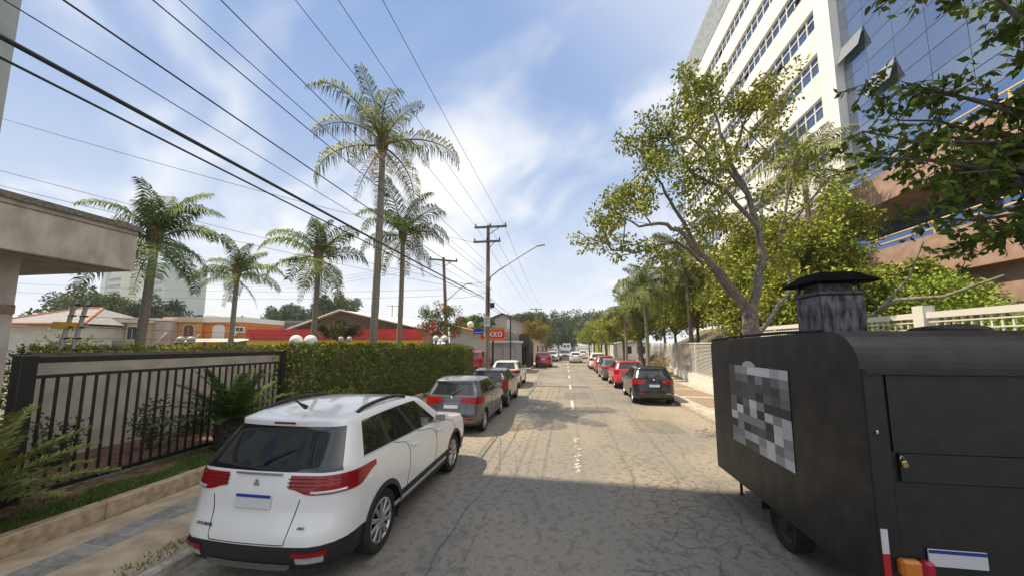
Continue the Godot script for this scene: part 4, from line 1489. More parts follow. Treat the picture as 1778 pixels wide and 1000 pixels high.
func right_fence() -> void:
	var t := thing("white_slat_fence", "white metal slat fence on a low white wall along the right pavement", "fence", V(7.25, .13, -15.6))
	var white := mottled("fence wall", Color(.62, .60, .55), Color(.74, .72, .67), 2.0, .8, .02, .1)
	var paint := mat("fence white", .68, .67, .64, .5)
	var dir := V(.055, 0, -1).normalized()
	var bs := Basis(Vector3.UP, atan2(dir.x, dir.z) + PI)
	var slat := Mb.new()
	slat.cbox(Vector3.ZERO, V(.02, .032, 3.1), .004)
	var sm := slat.mesh(paint)
	for k in 6:
		var o := dir * (k * 3.2 + 1.6)
		var w := Mb.new()
		w.cbox(o + V(0, .28, 0), V(.2, .6, 3.2), .01, bs)
		obj("base_wall", w, white, t)
		var p := Mb.new()
		p.cbox(dir * k * 3.2 + V(0, 1.5, 0), V(.09, 1.9, .09), .008, bs)
		obj("post", p, paint, t)
		for h in [.64, 2.40]:
			var r := Mb.new()
			r.cbox(o + V(0, h, 0), V(.045, .06, 3.12), .006, bs)
			obj("rail", r, paint, t)
		for q in 22:
			put("slat", sm, t, Transform3D(bs, o + V(0, .72 + q * .075, 0)))
	# taller near stretch with a square lattice, mostly hidden by the trailer
	t = thing("white_lattice_fence", "white lattice fence with square post above the black trailer", "fence", V(7.4, .13, -3))
	part("base_wall", t, white, V(-.1, 0, -12.4), V(.1, 1.3, 2))
	part("top_rail", t, paint, V(-.06, 2.86, -12.4), V(.06, 2.98, 2))
	var bar := Mb.new()
	bar.span(V(-.012, 1.3, -.014), V(.012, 2.86, .014))
	var bm := bar.mesh(paint)
	for k in 95: put("upright_bar", bm, t, Transform3D(Basis.IDENTITY, V(0, 0, 1.9 - k * .15)))
	for k in 10: part("cross_bar", t, paint, V(-.028, 1.42 + k * .15, -12.4), V(-.0125, 1.446 + k * .15, 2))
	for z in [-2.2, -5.4, -8.6, -12.3]: part("post", t, paint, V(-.11, 0, z - .11), V(.11, 3.12, z + .11))
# ---------------------------------------------------------------- trailer, poles, wires, lamps, signs
func trailer() -> void:
	var t := thing("food_trailer", "matt black food trailer with roof chimney parked at the right kerb", "trailer", V(2.52, 0, -3.45))
	# local: x across (0 = street side), z=0 rear face, -z towards the drawbar
	var black := mottled("trailer black", Color(.010, .010, .0105), Color(.032, .027, .025), 1.6, 0.46, 0.02, 0.3)
	var blackb := mottled("trailer black b", Color(.012, .012, .013), Color(.02, .019, .019), 1.1, 0.5, 0.02, 0.25)
	var W := 2.05; var L := 3.1; var y0 := .48; var y1 := 2.58
	var prof := PackedVector2Array()
	prof.append(Vector2(0, y0)); prof.append(Vector2(-L, y0))
	for k in 7: prof.append(Vector2(-L + .12 - cos(PI / 2 * k / 6) * .12, y1 - .12 + sin(PI / 2 * k / 6) * .12 - .06))
	for k in 9: prof.append(Vector2(-.34 + sin(PI / 2 * k / 8) * .34, y1 - .34 + cos(PI / 2 * k / 8) * .34))
	# turn the outline (z, y) into place: prism runs along x
	var xf := Transform3D(Basis(V(0, 0, 1), V(0, 1, 0), V(-1, 0, 0)), Vector3.ZERO)
	var mb := Mb.new()
	mb.prism(prof, -W + .03, -.03, xf)
	obj("shell", mb, black, t)
	# side skin in three sheets with open joints
	var cuts := [[-L, -2.30], [-2.296, -1.72], [-1.716, 0.0]]
	for c in cuts:
		var piece := PackedVector2Array([Vector2(c[0], 0), Vector2(c[1], 0), Vector2(c[1], 3), Vector2(c[0], 3)])
		var got := Geometry2D.intersect_polygons(prof, piece)
		if got.size():
			var sm := Mb.new()
			sm.prism(got[0], -.03, 0.0 + ru(0, .002), xf)
			obj("side_sheet", sm, black, t)
	var rv := Mb.new()
	for c in [-2.33, -2.26, -1.75, -1.68, -.06]:
		for k in 13: rv.ball(V(-.003, .62 + k * .145, c), V(.004, .009, .009), 6, 4)
	for k in 22: rv.ball(V(-.003, .53, -.1 - k * .135), V(.004, .009, .009), 6, 4)
	var ro := obj("rivets", rv, black, t)
	ro.set_meta("kind", "stuff")
	# rear: eave lip, frame posts, hatch and lower door
	part("eave_lip", t, blackb, V(0, 2.20, 0), V(W, 2.245, .05))
	part("corner_post", t, blackb, V(.0, y0, .0), V(.14, 2.20, .022))
	part("upper_hatch", t, blackb, V(.17, 1.56, 0), V(W - .1, 2.19, .016))
	part("serving_flap", t, blackb, V(.20, 1.33, 0), V(W - .1, 1.553, .024))
	part("lower_panel", t, blackb, V(.15, y0, 0), V(W - .05, 1.322, .012))
	part("bottom_rail", t, blackb, V(0.002, y0 - .06, -L), V(.05, y0, 0))
	part("frame_beam", t, mat("chassis", .015, .014, .013, .7), V(.2, .36, -L - .1), V(W - .2, .46, -.05))
	# padlock, latch
	mb = Mb.new()
	mb.cbox(V(.215, 1.475, .045), V(.045, .055, .022), .006, Basis(Vector3.BACK, .3))
	var lk := obj("padlock", mb, mat("brass", .45, .33, .16, .3, .8), t)
	mb = Mb.new()
	var arc := []
	for k in 7: arc.append(V(.2 + cos(PI * k / 6) * .014, 1.51 + sin(PI * k / 6) * .026, .045))
	mb.tube(arc, [.004], 5)
	obj("shackle", mb, mat("chrome", .62, .62, .63, 0.15, 1.0), lk)
	mb = Mb.new()
	mb.cbox(V(.05, 1.72, .03), V(.02, .03, .02), .004)
	obj("latch", mb, mat("chrome", .62, .62, .63, 0.15, 1.0), t)
	# reflective strip, tail lamp, plate
	part("strip_white", t, mat("reflex white", .66, .67, .68, .3), V(.005, .76, .022), V(.055, .95, .026))
	part("strip_red", t, mat("reflex red", .5, .02, .03, .3), V(.005, .50, .022), V(.055, .759, .026))
	mb = Mb.new()
	mb.cbox(V(.165, .68, .05), V(.15, .13, .07), .02)
	var tl := obj("tail_lamp", mb, mat("lamp amber", .62, .20, .03, .15), t)
	mb = Mb.new()
	mb.cbox(V(.285, .68, .05), V(.088, .13, .07), .02)
	obj("red_lens", mb, mat("lamp ruby", .42, .012, .05, .15), tl)
	mb = Mb.new()
	mb.cbox(V(.52, .76, .025), V(.4, .13, .012), .004)
	var pl := obj("license_plate", mb, mat("plate", .62, .63, .64, 0.4), t)
	part("plate_band", pl, mat("plate blue", .02, .04, .30, 0.4), V(.325, .797, .031), V(.715, .822, .034))
	# wheel, jack
	var wm := wheel_meshes(.29, "spoke")
	var wn := put("wheel", wm[0], t, Transform3D(Basis(Vector3.UP, PI), V(.16, .29, -1.45)))
	var rim := Mb.new()
	rim.lathe([Vector2(.20, .09), Vector2(.17, .05), Vector2(.09, .06), Vector2(.07, .09), Vector2(.001, .09)], 18, Transform3D(Basis(Vector3.FORWARD, PI / 2), Vector3.ZERO))
	for k in 5: rim.ball(V(.07, cos(k * TAU / 5) * .12, sin(k * TAU / 5) * .12), V(.012, .012, .012), 6, 4)
	put("rim", rim.mesh(mat("rusty rim", .05, .04, .035, .6, .3)), wn)
	put("wheel", wm[0], t, Transform3D(Basis.IDENTITY, V(W - .16, .29, -1.45)))
	mb = Mb.new()
	for k in 12:
		var a0 := PI * k / 12; var a1 := PI * (k + 1) / 12
		mb.quad(V(.01, .29 + sin(a0) * .36, -1.45 + cos(a0) * .36), V(.01, .29 + sin(a1) * .36, -1.45 + cos(a1) * .36), V(.3, .29 + sin(a1) * .36, -1.45 + cos(a1) * .36), V(.3, .29 + sin(a0) * .36, -1.45 + cos(a0) * .36))
	obj("mudguard", mb, mat("chassis", .015, .014, .013, .7), t)
	mb = Mb.new()
	mb.tube([V(.3, .0, -3.0), V(.3, .5, -3.0)], [.022], 6)
	obj("prop_stand", mb, mat("chassis", .015, .014, .013, .7), t)
	mb = Mb.new()
	mb.tube([V(.5, .42, -L), V(W * .5, .42, -L - 1.0)], [.035], 6)
	mb.tube([V(W - .5, .42, -L), V(W * .5, .42, -L - 1.0)], [.035], 6)
	obj("drawbar", mb, mat("chassis", .015, .014, .013, .7), t)
	# poster of grey squares on the street side
	var grid := [[88, 168, 176, 240, 238, 232, 192, 215], [84, 118, 132, 80, 150, 86, 120, 150], [86, 74, 92, 98, 90, 84, 72, 130], [82, 88, 92, 98, 48, 112, 92, 120], [120, 52, 120, 232, 150, 56, 58, 60],
		[118, 240, 96, 210, 48, 215, 150, 205], [225, 150, 150, 150, 150, 52, 215, 200], [48, 150, 42, 90, 100, 66, 225, 150], [130, 140, 185, 205, 155, 225, 130, 170], [150, 160, 84, 88, 190, 225, 165, 215]]
	var im := Image.create(80, 100, false, Image.FORMAT_RGB8)
	for j in 10:
		for i in 8: im.fill_rect(Rect2i(i * 10, j * 10, 10, 10), Color8(grid[j][i], grid[j][i], grid[j][i]))
	im.resize(640, 800, Image.INTERPOLATE_NEAREST)
	var pm := StandardMaterial3D.new()
	pm.albedo_texture = ImageTexture.create_from_image(im)
	pm.roughness = .5
	mb = Mb.new()
	mb.quad_uv(V(-.008, 1.02, -2.44), V(-.008, 1.02, -1.0), V(-.008, 2.15, -1.0), V(-.008, 2.15, -2.44), Vector2(0, 1), Vector2(1, 1), Vector2(1, 0), Vector2(0, 0))
	obj("poster", mb, pm, t)
	mb = Mb.new()
	mb.prism(PackedVector2Array([Vector2(-2.02, 2.14), Vector2(-1.70, 2.14), Vector2(-1.70, 2.18), Vector2(-1.78, 2.215), Vector2(-1.86, 2.225), Vector2(-1.94, 2.215), Vector2(-2.02, 2.18)]), .004, .009, xf)
	obj("poster_crest", mb, mat("crest", .6, .6, .58, .6), t)
	# roof sheet edge and chimney
	mb = Mb.new()
	mb.tube([V(.0, 2.585, -.4), V(.01, 2.59, -1.2), V(.0, 2.57, -2.0), V(0, 2.53, -L + .1)], [.018], 5)
	obj("roof_seam", mb, mat("tar", .01, .01, .01, .8), t)
	var galv := mottled("sooty sheet", Color(.018, .018, .02), Color(.17, .172, .18), .6, .5, .025, .5, Vector3(1, .35, 1))
	galv.metallic = .35
	var c := V(.90, 2.57, -1.62)
	mb = Mb.new()
	mb.cbox(c + V(0, .25, 0), V(.50, .5, .46), .012)
	var ch := obj("chimney", mb, galv, t)
	mb = Mb.new()
	mb.cbox(c + V(0, .53, 0), V(.53, .06, .49), .012)
	for sx in [-1, 1]:
		for sz in [-1, 1]: mb.box(c + V(sx * .22, .61, sz * .2), V(.03, .16, .03))
	mb.box(c + V(0, .6, 0), V(.36, .12, .32))
	obj("chimney_collar", mb, mottled("soot", Color(.03, .03, .03), Color(.12, .12, .12), .4, .6), ch)
	mb = Mb.new()
	var a := [c + V(-.37, .66, .35), c + V(.37, .66, .35), c + V(.37, .66, -.35), c + V(-.37, .66, -.35)]
	var b := [c + V(-.2, .80, .18), c + V(.2, .80, .18), c + V(.2, .80, -.18), c + V(-.2, .80, -.18)]
	for k in 4: mb.quad(a[k], a[(k + 1) % 4], b[(k + 1) % 4], b[k])
	mb.quad(b[0], b[1], b[2], b[3])
	mb.quad(a[3] - V(0, .01, 0), a[2] - V(0, .01, 0), a[1] - V(0, .01, 0), a[0] - V(0, .01, 0))
	obj("chimney_cap", mb, mat("soot black", .006, .006, .006, .95, 0.0, .2), ch)
	# tarpaulin bundle on the roof
	mb = Mb.new()
	for k in 5: mb.ball(V(1.35 + k * .14, 2.60, -.75 - k * .12), V(.3, .05 + .01 * k, .22), 10, 6)
	obj("roof_tarpaulin", mb, mat("tarp", .02, .02, .024, .5), t)

func insulator(mb: Mb, p: Vector3) -> void:
	mb.lathe([Vector2(.015, -.06), Vector2(.05, 0), Vector2(.055, .04), Vector2(.03, .06), Vector2(.045, .1), Vector2(.001, .14)], 8, Transform3D(Basis.IDENTITY, p))

func pole(label: String, at: Vector3, h: float, turn: float, arms: Array, lean := Vector3.ZERO, lamp := {}) -> Node3D:
	var t := thing("utility_pole", label, "utility pole", at, turn, "utility poles along the street")
	var wood := mottled("pole wood", Color(.13, .105, .08), Color(.27, .235, .19), 1.2, .9, .02, .4, Vector3(1, .12, 1))
	var mb := Mb.new()
	mb.tube([V(0, -.1, 0), V(0, h * .5, 0) + lean * .5, V(0, h, 0) + lean], [.17, .14, .105], 12)
	obj("shaft", mb, wood, t)
	for a in arms:
		mb = Mb.new()
		mb.cbox(V(a[1], a[0], .12) + lean, V(a[2], .13, .1), .01)
		var arm := obj("crossarm", mb, wood, t)
		mb = Mb.new()
		mb.tube([V(0, a[0] - .55, .1) + lean, V(a[1] + a[2] * .28, a[0] - .05, .12) + lean], [.025], 5)
		obj("brace", mb, mat("pole iron", .10, .095, .09, .6, .4), arm)
		for k in 3:
			mb = Mb.new()
			insulator(mb, V(a[1] - a[2] * .46 + k * a[2] * .46, a[0] + .11, .12) + lean)
			obj("insulator", mb, mat("brown insulator", .05, .04, .035, .3), arm)
	if lamp.size():
		mb = Mb.new()
		var p: Array = lamp.pts
		mb.tube(p, [.04], 8)
		var arm := obj("lamp_arm", mb, mat("galvanised", .30, .31, .32, .5, .5), t)
		mb = Mb.new()
		var e: Vector3 = p[p.size() - 1]
		mb.cbox(e + V(.22, .03, 0), V(.55, .09, .2), .035, Basis(Vector3.BACK, .12))
		obj("lamp_head", mb, mat("lamp grey", .45, .46, .47, .4), arm)
	return t

func cable(called: String, label: String, group: String, a: Vector3, b: Vector3, sag: float, r: float) -> void:
	var mb := Mb.new()
	var pts := []
	for i in 25:
		var u := i / 24.0
		pts.append(a.lerp(b, u) - V(0, sag * 4 * u * (1 - u), 0))
	mb.tube(pts, [r], 6, false)
	tag(obj(called, mb, mat("wire", .03, .03, .03, .5)), label, "cable", group)

func poles_and_wires() -> void:
	var m := pole("tall wooden utility pole carrying two crossarms, a notice and street lamp", V(-4.78, .13, -21), 9.9, 0.0, [[9.75, .18, 2.1], [8.8, -.05, 1.75]], Vector3.ZERO,
		{"pts": [V(.1, 6.1, .05), V(.2, 6.55, .05), V(.7, 6.95, 0), V(1.9, 7.8, -.3), V(3.1, 8.55, -.5)]})
	var mb := Mb.new()
	mb.cbox(V(0, 3.75, .17), V(.42, .62, .012), .003)
	var nt := obj("notice", mb, mat("paper", .62, .63, .62, .8), m)
	for k in 4: part("print_line", nt, mat("print ink", .16, .2, .28, .8), V(-.15, 3.95 - k * .11, .1765), V(.15 - .05 * (k % 2), 3.985 - k * .11, .178))
	mb = Mb.new()
	for k in 16: mb.tube(crooked(V(.05, 4.4 + k * .09, .12), V(.15 + ru(0, .2), 4.3 + k * .1, .16), 4, .05), [.02], 5)
	mb.cbox(V(.32, 4.75, .1), V(.25, .32, .22), .03)
	obj("cable_coils", mb, mat("wire", .03, .03, .03, .5), m)
	var second := pole("leaning wooden pole with one crossarm among red bougainvillea", V(-9.0, 0, -26), 9.3, .5, [[9.05, 0, 2.2]], V(-.55, 0, 0), {"pts": [V(-.2, 5.9, 0), V(.5, 6.6, 0), V(1.3, 7.3, 0)]})
	pole("distant wooden pole with high crossarm beyond the orange-leaved tree", V(-5.4, .1, -65), 9.2, 0, [[9.0, 0, 2.2], [8.2, 0, 1.6]])
	pole("farther wooden pole carrying a street lamp down the road", V(-4.2, .1, -78), 9.2, 0, [[9.0, 0, 2.2]], Vector3.ZERO, {"pts": [V(.1, 7, 0), V(1.4, 8, 0), V(3.0, 8.6, 0)]})
	# cables along the street; the next pole stands behind the camera
	var pz := -20.9; var bz := 17.0
	for q in [[-5.55, 9.95, "garden end"], [-4.65, 9.95, "middle"], [-3.72, 9.95, "road end"]]:
		cable("power_line", "bare power line strung overhead from the %s of the top crossarm" % q[2], "power lines along the street", V(q[0], q[1], pz), V(q[0], q[1], bz), .25, .008)
		cable("power_line", "bare power line to the distant pole from the %s of top crossarm" % q[2], "power lines beyond the tall pole", V(q[0], q[1], pz), V(q[0] - .6, 9.2, -65), .5, .011)
	for q in [[-5.0, 7.75, .009, "first"], [-4.95, 7.15, .007, "second"], [-5.0, 6.9, .009, "third"], [-4.95, 6.1, .011, "fourth"], [-4.98, 5.75, .006, "fifth"]]:
		cable("service_cable", "%s black overhead cable below the crossarms of the tall pole" % q[3], "cables below the crossarms", V(q[0], q[1], pz), V(q[0], q[1], bz), .2, q[2])
	cable("cable_bundle", "thick black bundle of cables strung lowest along the street", "", V(-4.98, 5.35, pz), V(-4.98, 5.35, bz), .15, .025)
	cable("cable_bundle", "thinner black cable close under the thick bundle", "", V(-4.98, 5.22, pz), V(-4.98, 5.2, bz), .2, .013)
	for q in [[5.6, .015, "upper"], [5.2, .02, "thick middle"], [5.0, .012, "lowest"]]:
		cable("service_cable", "%s black cable running on past the tall pole down the street" % q[2], "cables beyond the tall pole", V(-4.9, q[0], pz), V(-5.4, q[0] + .4, -65), .7, q[1])
	cable("service_cable", "thin cable crossing from the low crossarm towards the apartment tower", "", V(-5.6, 8.9, -20.9), V(-21.0, 10.6, -7.0), .3, .010)
	for k in 2:
		cable("service_cable", ["upper ", "lower "][k] + "thin cable slanting from tall pole to garden behind the canopy", "cables slanting over the garden", V(-4.9, 6.0 - k * .3, -21), V(-19.5, 8.3 - k * .5, -5.4), .25, .008)
		cable("service_cable", ["upper ", "lower "][k] + "thin low cable crossing before the far apartment block", "low cables over the houses", V(-9.4, 6.8 - k * .5, -26), V(-40, 6.7 - k * .6, -16), .5, .010)
		cable("service_cable", ["upper ", "lower "][k] + "short cable between the tall pole and the leaning pole", "cables between the two poles", V(-4.9, 6.4 - k * .7, -21), V(-9.4, 7.4 - k * 1.2, -26), .2, .012)
	for k in 3:
		cable("service_cable", "cable from the %s of the leaning pole's crossarm over the hall roof" % ["garden end", "middle", "road end"][k], "cables over the hall roof", V(-10.4 + k, 9.1, -26), V(-42 + k, 9.4, -34 - k * 2), .6, .010)

func globe_lamp(label: String, at: Vector3, r: float, gap: float, m: Material) -> void:
	var t := thing("globe_lamp", label, "garden lamp", at, 0.15)
	var mb := Mb.new()
	mb.tube([V(0, -2.3, 0), V(0, -r * .9, 0)], [.03], 8)
	mb.tube([V(-gap, -r * 1.05, 0), V(gap, -r * 1.05, 0)], [.022], 6)
	obj("post", mb, mat("black metal", .012, .012, .013, 0.42), t)
	for s in [-1.0, 1.0]:
		mb = Mb.new()
		mb.ball(V(gap * s, 0, 0), V(r, r, r), 20, 14)
		var g := obj("globe", mb, m, t)
		mb = Mb.new()
		mb.lathe([Vector2(r * .45, -r * 1.05), Vector2(r * .5, -r * .86), Vector2(r * .3, -r * .82)], 12, Transform3D(Basis.IDENTITY, V(gap * s, 0, 0)))
		obj("collar", mb, mat("black metal", .012, .012, .013, 0.42), g)

func signs() -> void:
	var t := thing("shop_sign", "red and orange shop sign with white letters on a dark post", "sign", V(-5.55, .13, -26.3), .1)
	part("post", t, mat("black metal", .012, .012, .013, 0.42), V(-.07, 0, -.06), V(.07, 2.7, .06))
	part("board", t, mat("sign red", .58, .025, .03, .5), V(-.95, 2.82, -.1), V(.9, 3.42, .1))
	part("top_band", t, mat("sign orange", .66, .20, .03, .5), V(-.95, 3.42, -.1), V(.9, 3.62, .1))
	part("bottom_band", t, mat("sign orange", .66, .20, .03, .5), V(-.95, 2.64, -.1), V(.9, 2.82, .1))
	var tm := TextMesh.new()
	var fnt := SystemFont.new()
	fnt.font_names = PackedStringArray(["Droid Sans"])
	fnt.font_weight = 700
	tm.font = fnt
	tm.text = "OXXO"
	tm.font_size = 64
	tm.pixel_size = .0085
	tm.depth = .03
	tm.material = mat("sign white", .78, .77, .76, .5)
	var o := put("lettering", tm, t, Transform3D(Basis.IDENTITY, V(0, 3.12, .105)))
	t = thing("blue_sign", "small blue street sign plate on the tall wooden pole", "sign", V(-5.3, 3.0, -20.78))
	part("plate", t, mat("sign blue", .012, .05, .36, .5), V(-.32, .1, -.01), V(.3, .46, .01))
	part("border", t, mat("sign white", .78, .77, .76, .5), V(-.29, .2, .0105), V(.27, .225, .013))
	part("bracket", t, mat("galvanised", .30, .31, .32, .5, .5), V(.3, .25, -.02), V(.46, .3, .02))
	t = thing("lamp_post", "slim dark post with small white box beyond the red sign", "post", V(-4.6, .13, -29.0))
	part("shaft", t, mat("black metal", .012, .012, .013, 0.42), V(-.05, 0, -.05), V(.05, 4.6, .05))
	part("box", t, mat("sign white", .78, .77, .76, .5), V(-.3, 3.7, -.1), V(-.05, 4.4, .1))
# ---------------------------------------------------------------- planting of this street
const GREEN_A := Color(.035, .075, .014)
const GREEN_B := Color(.10, .16, .03)
const OLIVE_A := Color(.07, .10, .018)
const OLIVE_B := Color(.19, .20, .045)

func street_tree() -> void:
	var t := thing("street_tree", "gnarled sparse street tree with bare crooked limbs behind the trailer", "tree", V(5.2, .13, -10.7))
	var o := V(5.2, .13, -10.7)
	var w := Mb.new()
	limb(w, [V(5.2, .0, -10.7), V(5.22, 1.5, -10.7), V(5.2, 2.9, -10.7), V(5.2, 3.6, -10.7)].map(func(p): return p - o), .25, .18, 10)
	var limbs := [
		[0.105, 0.030, [V(5.19, 3.5, -10.72), V(4.36, 4.53, -10.43), V(3.76, 4.99, -10.17), V(3.18, 5.60, -9.92), V(2.59, 5.74, -9.67), V(2.01, 5.59, -9.42)]],
		[0.081, 0.018, [V(5.15, 3.3, -10.71), V(4.38, 4.62, -10.84), V(3.41, 5.57, -10.95), V(2.14, 5.28, -11.00), V(1.50, 5.46, -11.16)]],
		[0.056, 0.018, [V(3.77, 4.99, -10.19), V(3.09, 6.31, -10.02), V(2.78, 6.96, -9.91), V(2.30, 7.44, -9.76)]],
		[0.124, 0.024, [V(5.27, 3.5, -10.73), V(5.68, 4.98, -10.76), V(5.60, 5.74, -10.71), V(5.36, 6.77, -10.64), V(4.91, 7.72, -10.54), V(4.62, 8.69, -10.46), V(4.47, 9.31, -10.40)]],
		[0.056, 0.015, [V(5.36, 6.77, -10.64), V(4.36, 7.91, -10.32), V(3.66, 8.34, -10.04), V(2.78, 7.89, -9.74)]],
		[0.050, 0.012, [V(4.92, 7.74, -10.57), V(5.43, 9.03, -10.82), V(5.93, 9.90, -11.07), V(6.42, 10.42, -11.31)]],
		[0.068, 0.018, [V(5.58, 5.73, -10.67), V(4.64, 6.88, -10.39), V(3.63, 7.34, -10.10), V(2.98, 8.30, -9.87)]],
		[0.068, 0.018, [V(5.3, 2.6, -10.8), V(6.1, 3.3, -11.3), V(6.90, 4.18, -11.69), V(6.68, 5.72, -11.65), V(7.00, 7.03, -11.70), V(7.28, 8.18, -11.75), V(7.74, 8.76, -11.82)]],
		[0.050, 0.012, [V(6.78, 5.91, -11.67), V(7.46, 6.77, -11.60), V(8.01, 7.44, -11.52), V(8.44, 7.81, -11.42)]]]
	var ends := []
	for l in limbs:
		var pts := []
		for k in l[2].size() - 1:
			pts.append_array(crooked(l[2][k] - o, l[2][k + 1] - o, 3, .05).slice(0, 3))
		pts.append(l[2][l[2].size() - 1] - o)
		limb(w, pts, l[0], l[1], 9)
		for k in range(3, pts.size()): ends.append(pts[k])
	var spots := [V(4.03, 9.40, -9.85), V(4.16, 9.52, -9.57), V(4.77, 9.58, -10.32), V(5.46, 9.35, -9.89), V(5.74, 9.37, -9.74), V(5.41, 9.13, -10.43), V(6.41, 9.63, -11.73), V(4.27, 9.65, -11.14), V(4.08, 10.09, -11.03), V(3.01, 8.42, -9.66), V(2.62, 8.51, -10.30), V(2.81, 8.68, -9.75), V(2.93, 7.43, -9.54), V(2.19, 7.19, -9.27), V(3.50, 7.32, -9.72), V(1.68, 7.19, -11.03), V(1.99, 6.53, -10.85), V(1.17, 6.14, -10.68), V(0.89, 5.68, -10.62), V(2.19, 6.22, -9.47), V(1.22, 6.25, -9.58), V(4.15, 8.45, -10.74), V(3.63, 7.09, -10.89), V(2.29, 7.21, -10.96), V(4.02, 7.49, -9.51), V(5.01, 7.41, -10.82), V(3.04, 8.41, -10.67), V(2.01, 8.56, -10.14), V(3.98, 6.78, -9.71), V(6.40, 9.89, -10.74), V(3.36, 9.49, -9.42), V(7.6, 8.3, -11.6), V(8.3, 7.6, -11.4), V(7.2, 7.2, -11.8), V(6.2, 8.2, -11.0), V(1.5, 5.6, -11.1), V(3.6, 5.9, -10.2), V(4.4, 6.1, -10.6), V(3.0, 5.1, -10.6), V(4.8, 6.5, -11.0), V(6.0, 6.6, -11.2), V(6.5, 5.5, -11.4), V(2.4, 5.0, -10.4), V(4.2, 5.2, -11.1), V(6.2, 4.7, -11.1)]
	var f := Mb.new()
	for s in spots:
		var p: Vector3 = s - o
		var best: Vector3 = ends[0]
		for e in ends:
			if e.distance_to(p) < best.distance_to(p): best = e
		limb(w, crooked(best, p, 4, .08), .028, .01, 5)
		for q in 6:
			var tip := p + rdir() * ru(.25, .6)
			limb(w, crooked(p, tip, 2, .05), .01, .004, 4)
			clump(f, tip, V(.30, .24, .30), 56, .125, Color(.13, .175, .024), Color(.34, .34, .065), .35)
	# bare twigs hanging on the left side
	for k in 26:
		var e: Vector3 = ends[rng.randi() % ends.size()]
		var p2 := e + V(ru(-.9, .3), ru(-.3, .6), ru(-.5, .5))
		limb(w, crooked(e, p2, 4, .07), .012, .003, 4)
	# the low bare branch behind the chimney
	limb(w, [V(5.3, 1.9, -10.7), V(6.86, 2.79, -10.16), V(7.46, 3.19, -9.62), V(7.45, 3.46, -8.99), V(7.81, 3.44, -8.41), V(8.32, 3.76, -7.86)].map(func(p): return p - o), .07, .025, 7)
	limb(w, [V(7.46, 3.19, -9.62), V(8.0, 3.7, -9.7), V(8.28, 4.09, -9.62), V(8.46, 4.87, -9.40)].map(func(p): return p - o), .04, .012, 6)
	obj("trunk", w, mottled("grey bark", Color(.09, .078, .066), Color(.26, .235, .205), .5, .9, .03, .5, Vector3(1, .3, 1)), t)
	obj("crown", f, leafy(), t)

# broad leaves hanging over the trailer from a tree on the pavement outside the frame
func overhang() -> void:
	var o := V(6.4, .13, -3.4)
	var t := thing("overhanging_tree", "broad-leaved tree hanging dark leafy branches over the black trailer", "tree", o)
	var w := Mb.new()
	limb(w, [V(0, -.1, 0), V(.05, 2, 0), V(-.1, 3.6, -.1)], .2, .15, 9)
	var f := Mb.new()
	var lm := []
	var ca := [Color(.06, .115, .02), Color(.10, .16, .028), Color(.19, .22, .036), Color(.07, .125, .03)]
	for c in ca:
		var mb := Mb.new()
		mb.tinted = true
		mb.col = c
		# a pointed leaf of eight faces, bent along its rib
		var prev := []
		for k in 5:
			var u := k / 4.0
			var wd := .5 * sin(PI * pow(u, .75)) * .5
			var c0 := V(0, -.12 * u * u, u)
			prev.append([c0 + V(-wd, .07 * wd * 4, 0), c0, c0 + V(wd, .07 * wd * 4, 0)])
		for k in 4:
			mb.quad(prev[k][0], prev[k][1], prev[k + 1][1], prev[k + 1][0])
			mb.quad(prev[k][1], prev[k][2], prev[k + 1][2], prev[k + 1][1])
		lm.append(mb.mesh(leafy()))
	var twigs := []
	for k in 21:
		var e := V([4.25, 4.9, 5.6, 4.4, 5.2, 6.0, 4.0, 4.7, 5.5, 3.95, 4.5, 5.2, 4.3, 5.0, 4.6, 5.6, 6.2, 4.35, 4.95, 5.5, 5.1][k], [6.9, 7.1, 7.0, 6.2, 6.3, 6.2, 5.3, 5.6, 5.5, 4.75, 4.9, 4.7, 4.35, 4.25, 5.9, 5.1, 4.4, 3.95, 3.7, 3.9, 4.55][k], -4.4 - (k % 4) * .32) - o
		var st := V(-.1, 3.6, -.1) + V(0, ru(-.4, .3), 0)
		var pts := crooked(st, e, 6, .12)
		limb(w, pts, .05, .009, 6)
		for q in range(3, 7):
			for z in 6: twigs.append([pts[q], pts[q] + rdir() * ru(.25, .5)])
	var made := 0
	for tw in twigs:
		limb(w, crooked(tw[0], tw[1], 3, .03), .008, .003, 4)
		for q in 14:
			var u := ru(.15, 1.05)
			var p: Vector3 = tw[0].lerp(tw[1], u)
			var d: Vector3 = ((tw[1] - tw[0]).normalized() * .6 + rdir() + Vector3.DOWN * .35).normalized()
			var s := ru(.075, .14)
			var x := d.cross(rdir()).normalized()
			if made < 300 and p.x + o.x < 5.3:
				made += 1
				put("leaf", lm[rng.randi() % 4], t, Transform3D(Basis(x * s, d.cross(x).normalized() * s, d * s), p))
			else:
				f.tinted = true
				f.col = tint(ca[0], ca[2], .2)
				f.leaf(p, d, x, s, s * .5)
	obj("branches", w, bark(), t)
	var fo := obj("foliage", f, leafy(), t)
	fo.set_meta("kind", "stuff")

